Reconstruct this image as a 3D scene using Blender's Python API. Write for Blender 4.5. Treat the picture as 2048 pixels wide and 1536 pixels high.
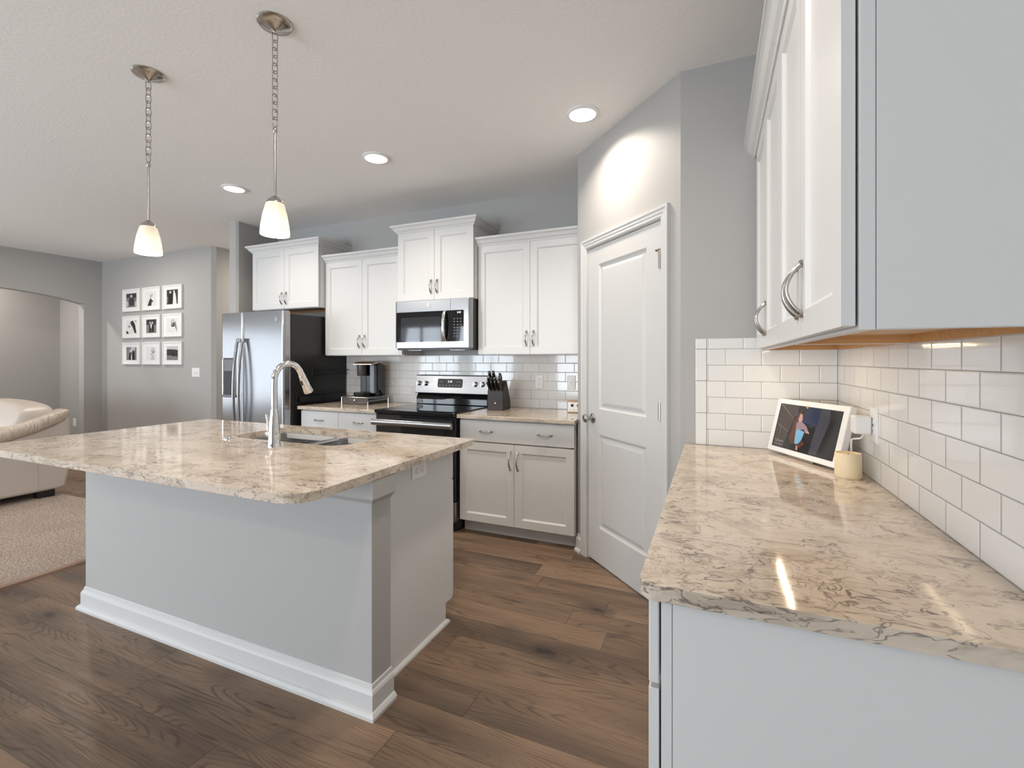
import bpy, bmesh, math, random
from mathutils import Matrix, Vector
PI = math.pi
S = bpy.context.scene
C = S.collection
for o in list(bpy.data.objects): bpy.data.objects.remove(o)
random.seed(4)

# ------------------------------------------------------------------ camera, exposure
cam = bpy.data.cameras.new('camera'); camo = bpy.data.objects.new('camera', cam); C.objects.link(camo)
camo.location = (0, 0, 1.3246)
camo.rotation_euler = (PI/2, 0, math.radians(23.27))
cam.sensor_width = 36; cam.sensor_fit = 'HORIZONTAL'; cam.lens = 933.3/2048*36
cam.shift_y = -46.8/2048
cam.clip_start = 0.02; cam.clip_end = 60
S.camera = camo
S.view_settings.view_transform = 'Standard'; S.view_settings.look = 'None'
S.view_settings.exposure = 0.08; S.view_settings.gamma = 1; S.view_settings.use_curve_mapping = False

# ------------------------------------------------------------------ sky and daylight through the windows
W = bpy.data.worlds.new('sky'); S.world = W; W.use_nodes = True
W.node_tree.nodes['Background'].inputs[0].default_value = (.72, .85, 1, 1)
W.node_tree.nodes['Background'].inputs[1].default_value = 2.0
def area(name, loc, rot, sx, sy, power, col, shape='RECTANGLE', spread=180):
    l = bpy.data.lights.new(name, 'AREA'); l.shape = shape; l.size = sx; l.size_y = sy; l.energy = power; l.color = col
    l.spread = math.radians(spread)
    o = bpy.data.objects.new(name, l); C.objects.link(o); o.location = loc; o.rotation_euler = rot; return o
DAY = (.82, .91, 1.0)
# (x0, x1, z0, z1) openings of the window wall behind the camera
FRONT = -3.7
OPEN = [(-7.8, -6.45, .6, 2.25), (-6.1, -4.8, .6, 2.25), (-3.7, -1.9, .02, 2.08)]
LWIN = (-2.2, .9, .5, 1.95)          # opening in the arch wall of the living area: y0, y1, z0, z1
for i, (a, b, c, d) in enumerate(OPEN):
    area('window_daylight', ((a+b)/2, FRONT-.2, (c+d)/2), (PI/2+math.radians(14), 0, 0), b-a, d-c, (b-a)*(d-c)*36, DAY)
area('window_daylight', (-8.30, (LWIN[0]+LWIN[1])/2, (LWIN[2]+LWIN[3])/2), (PI/2+math.radians(10), 0, -PI/2), LWIN[1]-LWIN[0], LWIN[3]-LWIN[2], (LWIN[1]-LWIN[0])*(LWIN[3]-LWIN[2])*7.5, DAY)
WARM = (1, .89, .77)
CANS = [(-.697, 2.661), (-2.193, 2.66), (-3.673, 2.665)]
CEIL = 2.765
for x, y in CANS:
    area('can_or_fill_lamp', (x, y, CEIL-.03), (0, 0, 0), .15, .15, 9, WARM, 'DISK', 135)
for x, y in [(-6.6, 2.9), (-5.9, 0.6), (-2.2, -1.6), (-.7, .9), (-5.9, -2.0)]:      # added fill lamps without fixtures, brightening the rest of the room
    area('can_or_fill_lamp', (x, y, CEIL-.03), (0, 0, 0), .15, .15, 16, WARM, 'DISK')
area('hall_lamp', (-5.2, 5.0, CEIL-.03), (0, 0, 0), .15, .15, 34, WARM, 'DISK')
area('alcove_lamp', (-8.85, 2.6, CEIL-.03), (0, 0, 0), .15, .15, 26, (1, .90, .82), 'DISK')
area('under_cabinet_lamp', (.26, 2.1, 1.374), (0, 0, 0), .006, .4, .6, (1, .80, .55))

# ------------------------------------------------------------------ materials
def nm(name):
    m = bpy.data.materials.new(name); m.use_nodes = True
    return m, m.node_tree, m.node_tree.nodes['Principled BSDF']
def mat(name, col, rough=.5, metal=0, spec=.5, coat=0, emit=None, es=0, bump=None, trans=0, ior=1.45, sss=0):
    m, t, b = nm(name)
    b.inputs['Base Color'].default_value = (*col, 1); b.inputs['Roughness'].default_value = rough
    b.inputs['Metallic'].default_value = metal; b.inputs['Specular IOR Level'].default_value = spec
    b.inputs['Coat Weight'].default_value = coat; b.inputs['IOR'].default_value = ior
    b.inputs['Transmission Weight'].default_value = trans
    if sss: b.inputs['Subsurface Weight'].default_value = sss; b.inputs['Subsurface Radius'].default_value = (.02, .012, .006)
    if emit: b.inputs['Emission Color'].default_value = (*emit, 1); b.inputs['Emission Strength'].default_value = es
    if bump:
        sc, st, dist = bump
        n = N(t, 'ShaderNodeTexNoise', Scale=sc, Detail=4); tc = t.nodes.new('ShaderNodeTexCoord'); t.links.new(tc.outputs['Object'], n.inputs['Vector'])
        bp = N(t, 'ShaderNodeBump', Strength=st, Distance=dist); t.links.new(n.outputs[0], bp.inputs['Height']); t.links.new(bp.outputs[0], b.inputs['Normal'])
    return m
def N(t, kind, **kw):
    n = t.nodes.new(kind)
    for k, v in kw.items():
        if k in n.inputs: n.inputs[k].default_value = v
        else: setattr(n, k, v)
    return n
def MA(t, op, a, b=None, c=None):
    n = t.nodes.new('ShaderNodeMath'); n.operation = op
    for i, v in enumerate((a, b, c)):
        if v is None: continue
        if isinstance(v, (int, float)): n.inputs[i].default_value = v
        else: t.links.new(v, n.inputs[i])
    return n.outputs[0]
def SEP(t, v):
    n = t.nodes.new('ShaderNodeSeparateXYZ'); t.links.new(v, n.inputs[0]); return n.outputs
def COM(t, x, y, z):
    n = t.nodes.new('ShaderNodeCombineXYZ')
    for i, v in enumerate((x, y, z)):
        if isinstance(v, (int, float)): n.inputs[i].default_value = v
        else: t.links.new(v, n.inputs[i])
    return n.outputs[0]
def RAMP(t, fac, stops):
    n = t.nodes.new('ShaderNodeValToRGB'); r = n.color_ramp
    while len(r.elements) < len(stops): r.elements.new(.5)
    for e, (p, c) in zip(r.elements, stops): e.position = p; e.color = (*c, 1) if len(c) == 3 else c
    t.links.new(fac, n.inputs[0]); return n.outputs[0]
def MIX(t, f, a, b):
    n = t.nodes.new('ShaderNodeMix'); n.data_type = 'RGBA'
    for i, v in ((0, f), (6, a), (7, b)):
        if isinstance(v, (int, float)): n.inputs[i].default_value = v
        elif isinstance(v, tuple): n.inputs[i].default_value = (*v, 1)
        else: t.links.new(v, n.inputs[i])
    return n.outputs[2]
def MR(t, v, a, b, c=0, d=1):
    n = t.nodes.new('ShaderNodeMapRange'); t.links.new(v, n.inputs[0])
    for i, q in enumerate((a, b, c, d)): n.inputs[i+1].default_value = q
    n.interpolation_type = 'SMOOTHSTEP'
    return n.outputs[0]
def NZ(t, vec, scale, detail=3, rough=.5, dist=0, out=0):
    n = N(t, 'ShaderNodeTexNoise', Scale=scale, Detail=detail, Roughness=rough, Distortion=dist); t.links.new(vec, n.inputs['Vector']); return n.outputs[out]

M = {}
M['wall'] = mat('grey_wall_paint', (.41, .402, .388), .55, bump=(60, .08, .002))
M['ceiling'] = mat('white_ceiling_paint', (.88, .868, .85), .9, bump=(55, .35, .004))
M['trim'] = mat('white_trim_paint', (.58, .58, .572), .35)
M['cab'] = mat('white_cabinet_paint', (.66, .66, .65), .33)
M['steel_dark'] = mat('black_appliance_paint', (.018, .018, .018), .28)
M['chrome'] = mat('chrome', (.80, .80, .80), .07, 1)
M['nickel'] = mat('brushed_nickel', (.46, .44, .41), .25, 1)
M['glass_black'] = mat('black_glass', (.006, .006, .007), .04, 0, .6)
M['black'] = mat('black_plastic', (.012, .012, .013), .32)
M['grey_plastic'] = mat('grey_plastic', (.16, .165, .18), .35)
M['dark_grey'] = mat('dark_grey_plastic', (.05, .05, .052), .4)
M['white_plastic'] = mat('white_plastic', (.80, .80, .79), .3)
M['slot'] = mat('dark_slot', (.01, .01, .01), .6)
M['candle'] = mat('cream_wax', (.78, .66, .45), .45, sss=.3)
M['wick'] = mat('candle_wick', (.9, .86, .75), .8)
M['lit'] = mat('lit_diffuser', (1, 1, 1), .5, emit=(1, .95, .88), es=5)
M['led'] = mat('lit_led', (1, 1, 1), .5, emit=(1, .80, .52), es=14)
M['digits'] = mat('lit_digits', (1, 1, 1), .5, emit=(.9, .95, 1), es=.9)
M['print'] = mat('grey_legend', (.35, .35, .35), .5)
M['darkwood'] = mat('dark_brown_wood', (.022, .014, .012), .42, bump=(30, .2, .002))
M['foot'] = mat('dark_sofa_foot', (.01, .008, .007), .5)
M['gasket'] = mat('door_gasket', (.55, .55, .55), .5)
M['sofa'] = None
def brushed(name, col, rough, axis):
    m, t, b = nm(name)
    tc = t.nodes.new('ShaderNodeTexCoord'); s = SEP(t, tc.outputs['Object'])
    sc = [2, 2, 2]; k = [700, 700, 700]; k[axis] = 3
    v = COM(t, MA(t, 'MULTIPLY', s[0], k[0]), MA(t, 'MULTIPLY', s[1], k[1]), MA(t, 'MULTIPLY', s[2], k[2]))
    n = NZ(t, v, 1, 2)
    b.inputs['Base Color'].default_value = (*col, 1); b.inputs['Metallic'].default_value = 1
    t.links.new(MR(t, n, .2, .8, rough-.015, rough+.02), b.inputs['Roughness'])
    b.inputs['Anisotropic'].default_value = .5
    return m
M['steel'] = brushed('brushed_steel', (.40, .40, .41), .20, 0)
M['sinksteel'] = brushed('satin_sink_steel', (.50, .50, .51), .26, 0)

def tile_mat(name, axis, u0, z0=.914, w=.1545, h=.0777, g=.0022, off=0):
    m, t, b = nm(name)
    tc = t.nodes.new('ShaderNodeTexCoord'); s = SEP(t, tc.outputs['Object'])
    v = MA(t, 'DIVIDE', MA(t, 'SUBTRACT', s[2], z0), h)
    row = MA(t, 'FLOOR', v); fv = MA(t, 'SUBTRACT', v, row)
    par = MA(t, 'MULTIPLY', MA(t, 'FLOORED_MODULO', MA(t, 'ADD', row, off), 2), .5)
    u = MA(t, 'ADD', MA(t, 'DIVIDE', MA(t, 'SUBTRACT', s[axis], u0), w), par)
    col = MA(t, 'FLOOR', u); fu = MA(t, 'SUBTRACT', u, col)
    def edge(f, size): return MA(t, 'MULTIPLY', MA(t, 'MINIMUM', f, MA(t, 'SUBTRACT', 1, f)), size)
    d = MA(t, 'MINIMUM', edge(fv, h), edge(fu, w))
    grout = MR(t, d, g*.35, g*.62, 1, 0)
    wn = t.nodes.new('ShaderNodeTexWhiteNoise'); t.links.new(COM(t, row, col, 3), wn.inputs['Vector'])
    r = wn.outputs['Value']
    tilec = MIX(t, r, (.74, .735, .715), (.79, .785, .765))
    t.links.new(MIX(t, grout, tilec, (.26, .265, .26)), b.inputs['Base Color'])
    t.links.new(MR(t, grout, 0, 1, .07, .7), b.inputs['Roughness'])
    # pillowed edge, a little waviness of the glaze, each tile tilted by a hair
    wav = NZ(t, tc.outputs['Object'], 14, 1)
    hgt = MA(t, 'ADD', MR(t, d, g*.4, g*2.0), MA(t, 'MULTIPLY', wav, .30))
    wc = SEP(t, wn.outputs['Color'])
    tilt = MA(t, 'ADD', MA(t, 'MULTIPLY', MA(t, 'SUBTRACT', wc[0], .5), MA(t, 'MULTIPLY', fu, .55)), MA(t, 'MULTIPLY', MA(t, 'SUBTRACT', wc[1], .5), MA(t, 'MULTIPLY', fv, .4)))
    bp = N(t, 'ShaderNodeBump', Strength=.55, Distance=.0016); t.links.new(MA(t, 'ADD', hgt, tilt), bp.inputs['Height']); t.links.new(bp.outputs[0], b.inputs['Normal'])
    return m
def granite():
    m, t, b = nm('veined_quartz')
    tc = t.nodes.new('ShaderNodeTexCoord'); P = tc.outputs['Object']
    sp = SEP(t, P)
    Q = COM(t, MA(t, 'MULTIPLY', sp[0], .50), MA(t, 'MULTIPLY', sp[1], .86), MA(t, 'MULTIPLY', sp[2], 1.5))
    d1 = NZ(t, Q, 7, 3, .6, 0, 1)
    vm = N(t, 'ShaderNodeVectorMath', operation='SCALE'); t.links.new(d1, vm.inputs[0]); vm.inputs['Scale'].default_value = .15
    va = N(t, 'ShaderNodeVectorMath', operation='ADD'); t.links.new(Q, va.inputs[0]); t.links.new(vm.outputs[0], va.inputs[1])
    d2 = NZ(t, va.outputs[0], 26, 2, .6, 0, 1)
    vm2 = N(t, 'ShaderNodeVectorMath', operation='SCALE'); t.links.new(d2, vm2.inputs[0]); vm2.inputs['Scale'].default_value = .05
    vb = N(t, 'ShaderNodeVectorMath', operation='ADD'); t.links.new(va.outputs[0], vb.inputs[0]); t.links.new(vm2.outputs[0], vb.inputs[1])
    V = vb.outputs[0]
    def vein(scale, w, off, det=3, lvl=.5):
        o = N(t, 'ShaderNodeVectorMath', operation='ADD'); t.links.new(V, o.inputs[0]); o.inputs[1].default_value = (off, off*2.1, off*.7)
        n = NZ(t, o.outputs[0], scale, det, .55)
        return MR(t, MA(t, 'ABSOLUTE', MA(t, 'SUBTRACT', n, lvl)), 0, w, 1, 0)
    patch = NZ(t, P, 5, 4, .6)
    base = RAMP(t, NZ(t, V, 9, 4, .6), [(.25, (.41, .335, .255)), (.45, (.56, .475, .385)), (.6, (.63, .545, .455)), (.8, (.57, .49, .39))])
    mask = MR(t, NZ(t, V, 6.5, 3, .6), .38, .60)
    v1 = MA(t, 'MULTIPLY', vein(15, .021, 0), MA(t, 'ADD', MA(t, 'MULTIPLY', mask, .8), .2))
    v2 = MA(t, 'MULTIPLY', vein(34, .034, 4.2), MR(t, NZ(t, V, 8, 3), .42, .62))
    v3 = MA(t, 'MULTIPLY', vein(11, .012, 8.7), MR(t, NZ(t, V, 5, 3), .42, .58))
    dark = MR(t, NZ(t, V, 22, 4, .7), .66, .71)
    shade = MA(t, 'MULTIPLY', MR(t, NZ(t, V, 13, 5, .65), .52, .68), .45)
    c = MIX(t, shade, base, (.27, .215, .155))
    c = MIX(t, MA(t, 'MULTIPLY', v2, .62), c, (.22, .18, .15))
    c = MIX(t, MA(t, 'MULTIPLY', v1, .88), c, (.13, .105, .09))
    c = MIX(t, MA(t, 'MULTIPLY', v3, .75), c, (.11, .09, .085))
    c = MIX(t, MA(t, 'MULTIPLY', dark, .8), c, (.05, .04, .035))
    t.links.new(c, b.inputs['Base Color'])
    b.inputs['Roughness'].default_value = .085; b.inputs['Specular IOR Level'].default_value = .5
    return m
M['stone'] = granite()
def floor_mat():
    m, t, b = nm('brown_wood_planks')
    tc = t.nodes.new('ShaderNodeTexCoord'); s = SEP(t, tc.outputs['Object'])
    wd, ln = .149, 1.21
    v = MA(t, 'DIVIDE', MA(t, 'SUBTRACT', s[1], 1.521), wd); row = MA(t, 'FLOOR', v); fv = MA(t, 'SUBTRACT', v, row)
    w1 = t.nodes.new('ShaderNodeTexWhiteNoise'); w1.noise_dimensions = '1D'; t.links.new(MA(t, 'ADD', row, 7.3), w1.inputs['W'])
    u = MA(t, 'ADD', MA(t, 'DIVIDE', s[0], ln), MA(t, 'MULTIPLY', w1.outputs['Value'], 3)); col = MA(t, 'FLOOR', u); fu = MA(t, 'SUBTRACT', u, col)
    w2 = t.nodes.new('ShaderNodeTexWhiteNoise'); t.links.new(COM(t, row, col, 1), w2.inputs['Vector']); rc = SEP(t, w2.outputs['Color'])
    G = COM(t, MA(t, 'ADD', MA(t, 'MULTIPLY', s[0], 1.0), MA(t, 'MULTIPLY', rc[0], 60)), MA(t, 'ADD', MA(t, 'MULTIPLY', s[1], 6.5), MA(t, 'MULTIPLY', rc[1], 40)), rc[2])
    wob = NZ(t, COM(t, MA(t, 'ADD', MA(t, 'MULTIPLY', s[0], .75), MA(t, 'MULTIPLY', rc[0], 60)), MA(t, 'ADD', MA(t, 'MULTIPLY', s[1], 5.5), MA(t, 'MULTIPLY', rc[1], 40)), rc[2]), 1.5, 1.5, .4)                                   # big swells bend the grain into cathedrals
    gy = MA(t, 'ADD', MA(t, 'MULTIPLY', s[1], 55), MA(t, 'MULTIPLY', wob, 26))
    ring = MA(t, 'ABSOLUTE', MA(t, 'SUBTRACT', MA(t, 'FRACT', MA(t, 'MULTIPLY', gy, .8)), .5))
    fine = NZ(t, COM(t, MA(t, 'ADD', MA(t, 'MULTIPLY', s[0], 5), MA(t, 'MULTIPLY', rc[0], 60)), MA(t, 'MULTIPLY', s[1], 120), rc[1]), 1, 4, .6)
    tone = MA(t, 'ADD', MA(t, 'MULTIPLY', rc[2], .34), MA(t, 'MULTIPLY', wob, .75))
    c = RAMP(t, tone, [(.22, (.095, .065, .046)), (.42, (.140, .095, .066)), (.60, (.20, .133, .088)), (.82, (.275, .182, .117))])
    c = MIX(t, MA(t, 'MULTIPLY', MR(t, ring, .28, .5), MR(t, NZ(t, G, 3, 2), .38, .62, .12, .62)), c, (.045, .030, .022))
    c = MIX(t, MA(t, 'MULTIPLY', MR(t, fine, .50, .72), .42), c, (.050, .034, .025))
    c = MIX(t, MA(t, 'MULTIPLY', MR(t, fine, .46, .25), .22), c, (.22, .150, .105))
    kn = N(t, 'ShaderNodeTexVoronoi', Scale=1.0); t.links.new(COM(t, MA(t, 'ADD', MA(t, 'MULTIPLY', s[0], 2.3), MA(t, 'MULTIPLY', NZ(t, tc.outputs['Object'], 9, 2), .12)), MA(t, 'MULTIPLY', s[1], 4.6), 0), kn.inputs['Vector'])
    ks = SEP(t, kn.outputs['Color'])
    knot = MA(t, 'MULTIPLY', MR(t, MA(t, 'ADD', kn.outputs['Distance'], MA(t, 'MULTIPLY', NZ(t, tc.outputs['Object'], 40, 3), .10)), .09, .20, 1, 0), MR(t, ks[0], .30, .38))
    halo = MA(t, 'MULTIPLY', MR(t, kn.outputs['Distance'], .10, .42, 1, 0), MR(t, ks[0], .30, .38))
    c = MIX(t, MA(t, 'MULTIPLY', halo, .5), c, (.055, .038, .032))
    c = MIX(t, MA(t, 'MULTIPLY', knot, .8), c, (.022, .015, .013))
    ev = MA(t, 'MULTIPLY', MA(t, 'MINIMUM', fv, MA(t, 'SUBTRACT', 1, fv)), wd); eu = MA(t, 'MULTIPLY', MA(t, 'MINIMUM', fu, MA(t, 'SUBTRACT', 1, fu)), ln)
    e = MA(t, 'MINIMUM', MA(t, 'MULTIPLY', ev, 1.7), eu)
    gap = MR(t, e, .0006, .0019, 1, 0)
    c = MIX(t, MA(t, 'MULTIPLY', gap, .75), c, (.02, .014, .011))
    t.links.new(c, b.inputs['Base Color'])
    t.links.new(MR(t, fine, .3, .7, .33, .48), b.inputs['Roughness']); b.inputs['Specular IOR Level'].default_value = .28
    bp = N(t, 'ShaderNodeBump', Strength=.35, Distance=.001); t.links.new(MA(t, 'SUBTRACT', MA(t, 'MULTIPLY', fine, .5), gap), bp.inputs['Height']); t.links.new(bp.outputs[0], b.inputs['Normal'])
    return m
M['floor'] = floor_mat()
def carpet_mat():
    m, t, b = nm('beige_carpet_pile')
    tc = t.nodes.new('ShaderNodeTexCoord'); P = tc.outputs['Object']
    n = NZ(t, P, 95, 4, .75); big = NZ(t, P, 1.6, 3)
    c = RAMP(t, n, [(.34, (.10, .075, .06)), (.46, (.31, .25, .205)), (.56, (.44, .365, .31)), (.68, (.60, .52, .45))])
    c = MIX(t, MA(t, 'MULTIPLY', MR(t, big, .42, .6), .25), c, (.24, .18, .13))
    t.links.new(c, b.inputs['Base Color']); b.inputs['Roughness'].default_value = .95; b.inputs['Specular IOR Level'].default_value = .1
    bp = N(t, 'ShaderNodeBump', Strength=.9, Distance=.006); t.links.new(n, bp.inputs['Height']); t.links.new(bp.outputs[0], b.inputs['Normal'])
    return m
M['carpet'] = carpet_mat()
def wood_mat(name, c0, c1, axis=1, rough=.4, sc=1):
    m, t, b = nm(name)
    tc = t.nodes.new('ShaderNodeTexCoord'); s = SEP(t, tc.outputs['Object']); k = [60*sc]*3; k[axis] = 3*sc
    n = NZ(t, COM(t, MA(t, 'MULTIPLY', s[0], k[0]), MA(t, 'MULTIPLY', s[1], k[1]), MA(t, 'MULTIPLY', s[2], k[2])), 1, 4, .6)
    t.links.new(RAMP(t, n, [(.3, c0), (.7, c1)]), b.inputs['Base Color']); b.inputs['Roughness'].default_value = rough
    return m
M['maple'] = wood_mat('maple_veneer', (.50, .26, .09), (.62, .34, .14))
M['oakstrip'] = wood_mat('oak_threshold', (.14, .075, .04), (.24, .13, .07))
M['bamboo'] = wood_mat('pale_wood_box', (.42, .25, .12), (.52, .32, .16), 0)
def leather():
    m, t, b = nm('cream_leather')
    tc = t.nodes.new('ShaderNodeTexCoord'); P = tc.outputs['Object']
    n = NZ(t, P, 9, 4, .6); n2 = NZ(t, P, 300, 2)
    t.links.new(RAMP(t, n, [(.3, (.44, .36, .29)), (.7, (.56, .475, .40))]), b.inputs['Base Color']); b.inputs['Roughness'].default_value = .36
    sp = SEP(t, P)
    cr = NZ(t, COM(t, MA(t, 'MULTIPLY', sp[0], 3), MA(t, 'MULTIPLY', sp[1], 22), MA(t, 'MULTIPLY', sp[2], 5)), 1, 3, .6, .8)
    h = MA(t, 'ADD', MA(t, 'MULTIPLY', MR(t, cr, .42, .62), .8), MA(t, 'MULTIPLY', n2, .05))
    bp = N(t, 'ShaderNodeBump', Strength=.55, Distance=.014); t.links.new(h, bp.inputs['Height']); t.links.new(bp.outputs[0], b.inputs['Normal'])
    return m
M['leather'] = leather()
M['leather_flat'] = mat('smooth_cream_leather', (.52, .46, .41), .38, bump=(160, .1, .002))
def glass_shade():
    m, t, b = nm('frosted_glass_shade')
    b.inputs['Base Color'].default_value = (.85, .76, .60, 1); b.inputs['Roughness'].default_value = .4
    tc = t.nodes.new('ShaderNodeTexCoord'); s = SEP(t, tc.outputs['Object'])
    # the bulb sits low in the shade: the glass around it glows strongest
    e = MR(t, s[2], .04, .12, .62, .22)
    b.inputs['Emission Color'].default_value = (1, .90, .72, 1); t.links.new(e, b.inputs['Emission Strength'])
    return m
M['shade'] = glass_shade()

# ------------------------------------------------------------------ mesh helpers
class G:
    def __init__(s): s.v = []; s.f = []; s.mi = []; s.k = 0; s.sm = []; s.smooth = False
    def add(s, vs, fs):
        n = len(s.v); s.v += [Vector(v) for v in vs]
        for f in fs: s.f.append([i+n for i in f]); s.mi.append(s.k); s.sm.append(s.smooth)
        return n
    def box(s, x0, x1, y0, y1, z0, z1):
        s.add([(x, y, z) for z in (z0, z1) for y in (y0, y1) for x in (x0, x1)], [(0, 2, 3, 1), (4, 5, 7, 6), (0, 1, 5, 4), (2, 6, 7, 3), (0, 4, 6, 2), (1, 3, 7, 5)]); return s
    def prism(s, poly, axis, a, b):
        # poly in the two other axes, in order (x,y,z minus axis)
        def P(p, w):
            q = list(p); q.insert(axis, w); return q
        n = len(poly)
        fs = [list(range(n))[::-1], list(range(n, 2*n))] + [(i, (i+1) % n, (i+1) % n+n, i+n) for i in range(n)]
        s.add([P(p, a) for p in poly]+[P(p, b) for p in poly], fs); return s
    def tube(s, path, r, n=10, cap=True, sec=None):
        path = [Vector(p) for p in path]; rs = r if isinstance(r, (list, tuple)) else [r]*len(path)
        T = []
        for i in range(len(path)):
            a = path[max(i-1, 0)]; b = path[min(i+1, len(path)-1)]; T.append((b-a).normalized())
        up = Vector((0, 0, 1)) if abs(T[0].z) < .9 else Vector((1, 0, 0))
        u = T[0].cross(up).normalized(); vs = []
        for i, p in enumerate(path):
            u = (u - T[i]*u.dot(T[i])).normalized(); w = T[i].cross(u)
            for k in range(n):
                a = 2*PI*k/n; ca, sa = math.cos(a), math.sin(a)
                if sec: ca *= sec[0]; sa *= sec[1]
                vs.append(p + (u*ca + w*sa)*rs[i])
        fs = [(i*n+k, i*n+(k+1) % n, (i+1)*n+(k+1) % n, (i+1)*n+k) for i in range(len(path)-1) for k in range(n)]
        sm = s.smooth; s.smooth = True; b0 = s.add(vs, fs); s.smooth = False
        if cap:
            for f in (list(range(n))[::-1], list(range((len(path)-1)*n, len(path)*n))): s.f.append([i+b0 for i in f]); s.mi.append(s.k); s.sm.append(False)
        s.smooth = sm; return s
    def lathe(s, prof, c=(0, 0, 0), n=32, axis=2, sy=1):
        vs = []
        for r, z in prof:
            for k in range(n):
                a = 2*PI*k/n; p = [r*math.cos(a), r*math.sin(a)*sy]; p.insert(axis, z); vs.append(Vector(p)+Vector(c))
        fs = [(i*n+k, i*n+(k+1) % n, (i+1)*n+(k+1) % n, (i+1)*n+k) for i in range(len(prof)-1) for k in range(n)]
        if prof[0][0] > 1e-6: fs.append(list(range(n))[::-1])
        if prof[-1][0] > 1e-6: fs.append(list(range((len(prof)-1)*n, len(prof)*n)))
        sm = s.smooth; s.smooth = True; s.add(vs, fs); s.smooth = sm; return s
    def sweep(s, path, prof, closed=False):
        # path: XY points; prof: (out, z) with out to the path's right-hand side; mitred corners
        n = len(path); m = len(prof); vs = []
        for i, p in enumerate(path):
            p = Vector(p)
            a = Vector(path[i-1]) if (i > 0 or closed) else None; b = Vector(path[(i+1) % n]) if (i < n-1 or closed) else None
            d1 = (p-a).normalized() if a is not None else (b-p).normalized(); d2 = (b-p).normalized() if b is not None else d1
            n1 = Vector((d1.y, -d1.x)); n2 = Vector((d2.y, -d2.x)); mm = (n1+n2)/(1+n1.dot(n2))
            for o, z in prof: vs.append((p.x+mm.x*o, p.y+mm.y*o, z))
        fs = []
        for i in range(n if closed else n-1):
            j = (i+1) % n
            for k in range(m): fs.append((i*m+k, j*m+k, j*m+(k+1) % m, i*m+(k+1) % m))
        if not closed: fs += [list(range(m)), list(range((n-1)*m, n*m))[::-1]]
        s.add(vs, fs); return s
    def rings(s, rings, close_end=True):
        # list of equal-length loops joined one to the next, the last one filled
        n = len(rings[0]); vs = [p for r in rings for p in r]
        fs = [(i*n+k, i*n+(k+1) % n, (i+1)*n+(k+1) % n, (i+1)*n+k) for i in range(len(rings)-1) for k in range(n)]
        if close_end: fs.append(list(range((len(rings)-1)*n, len(rings)*n)))
        s.add(vs, fs); return s
    def xf(s, m, start=0):
        for i in range(start, len(s.v)): s.v[i] = m @ s.v[i]
        return s
    def build(s, name, m, parent=None, bevel=0, seg=2, subsurf=0, world=True, smooth_all=False):
        me = bpy.data.meshes.new(name); bm = bmesh.new()
        vs = [bm.verts.new(v) for v in s.v]
        for f, mi, sm in zip(s.f, s.mi, s.sm):
            try: fc = bm.faces.new([vs[i] for i in f])
            except ValueError: continue
            fc.material_index = mi; fc.smooth = sm or smooth_all
        bmesh.ops.recalc_face_normals(bm, faces=bm.faces)
        o = bpy.data.objects.new(name, me); C.objects.link(o)
        if parent is not None:
            o.parent = parent
            if world and parent in ROOT: bm.transform(ROOT[parent].inverted())
            if parent in ROOT: ROOT[o] = ROOT[parent]
        bm.to_mesh(me); bm.free()
        if any(s.sm) and not smooth_all and not subsurf: me.set_sharp_from_angle(angle=math.radians(38))
        for x in (m if isinstance(m, (list, tuple)) else [m]): me.materials.append(x)
        if bevel:
            b = o.modifiers.new('edges', 'BEVEL'); b.width = bevel; b.segments = seg; b.limit_method = 'ANGLE'; b.angle_limit = math.radians(40); b.harden_normals = False
        if subsurf:
            b = o.modifiers.new('soft', 'SUBSURF'); b.levels = b.render_levels = subsurf
        return o
ROOT = {}
def thing(name, label, cat, loc=(0, 0, 0), rz=0, group=None):
    o = bpy.data.objects.new(name, None); C.objects.link(o); o.location = loc; o.rotation_euler = (0, 0, rz); o.empty_display_size = .05
    ROOT[o] = Matrix.Translation(Vector(loc)) @ Matrix.Rotation(rz, 4, 'Z')
    o['label'] = label; o['category'] = cat
    if group: o['group'] = group
    return o
def tag(o, label, cat, group=None):
    o['label'] = label; o['category'] = cat
    if group: o['group'] = group
    return o
def struct(o): o['kind'] = 'structure'; return o
def copy_tree(o, parent=None):
    c = o.copy(); C.objects.link(c); c.parent = parent
    for ch in list(o.children): copy_tree(ch, c)
    return c
def rrect(x0, x1, y0, y1, r, n=6):
    rs = r if isinstance(r, (list, tuple)) else [r]*4
    out = []
    for (cx, cy, a0, rr) in ((x1-rs[0], y0+rs[0], -90, rs[0]), (x1-rs[1], y1-rs[1], 0, rs[1]), (x0+rs[2], y1-rs[2], 90, rs[2]), (x0+rs[3], y0+rs[3], 180, rs[3])):
        if rr < 1e-5: out.append((cx, cy)); continue
        for k in range(n+1):
            a = math.radians(a0+90*k/n); out.append((cx+rr*math.cos(a), cy+rr*math.sin(a)))
    return out
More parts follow.
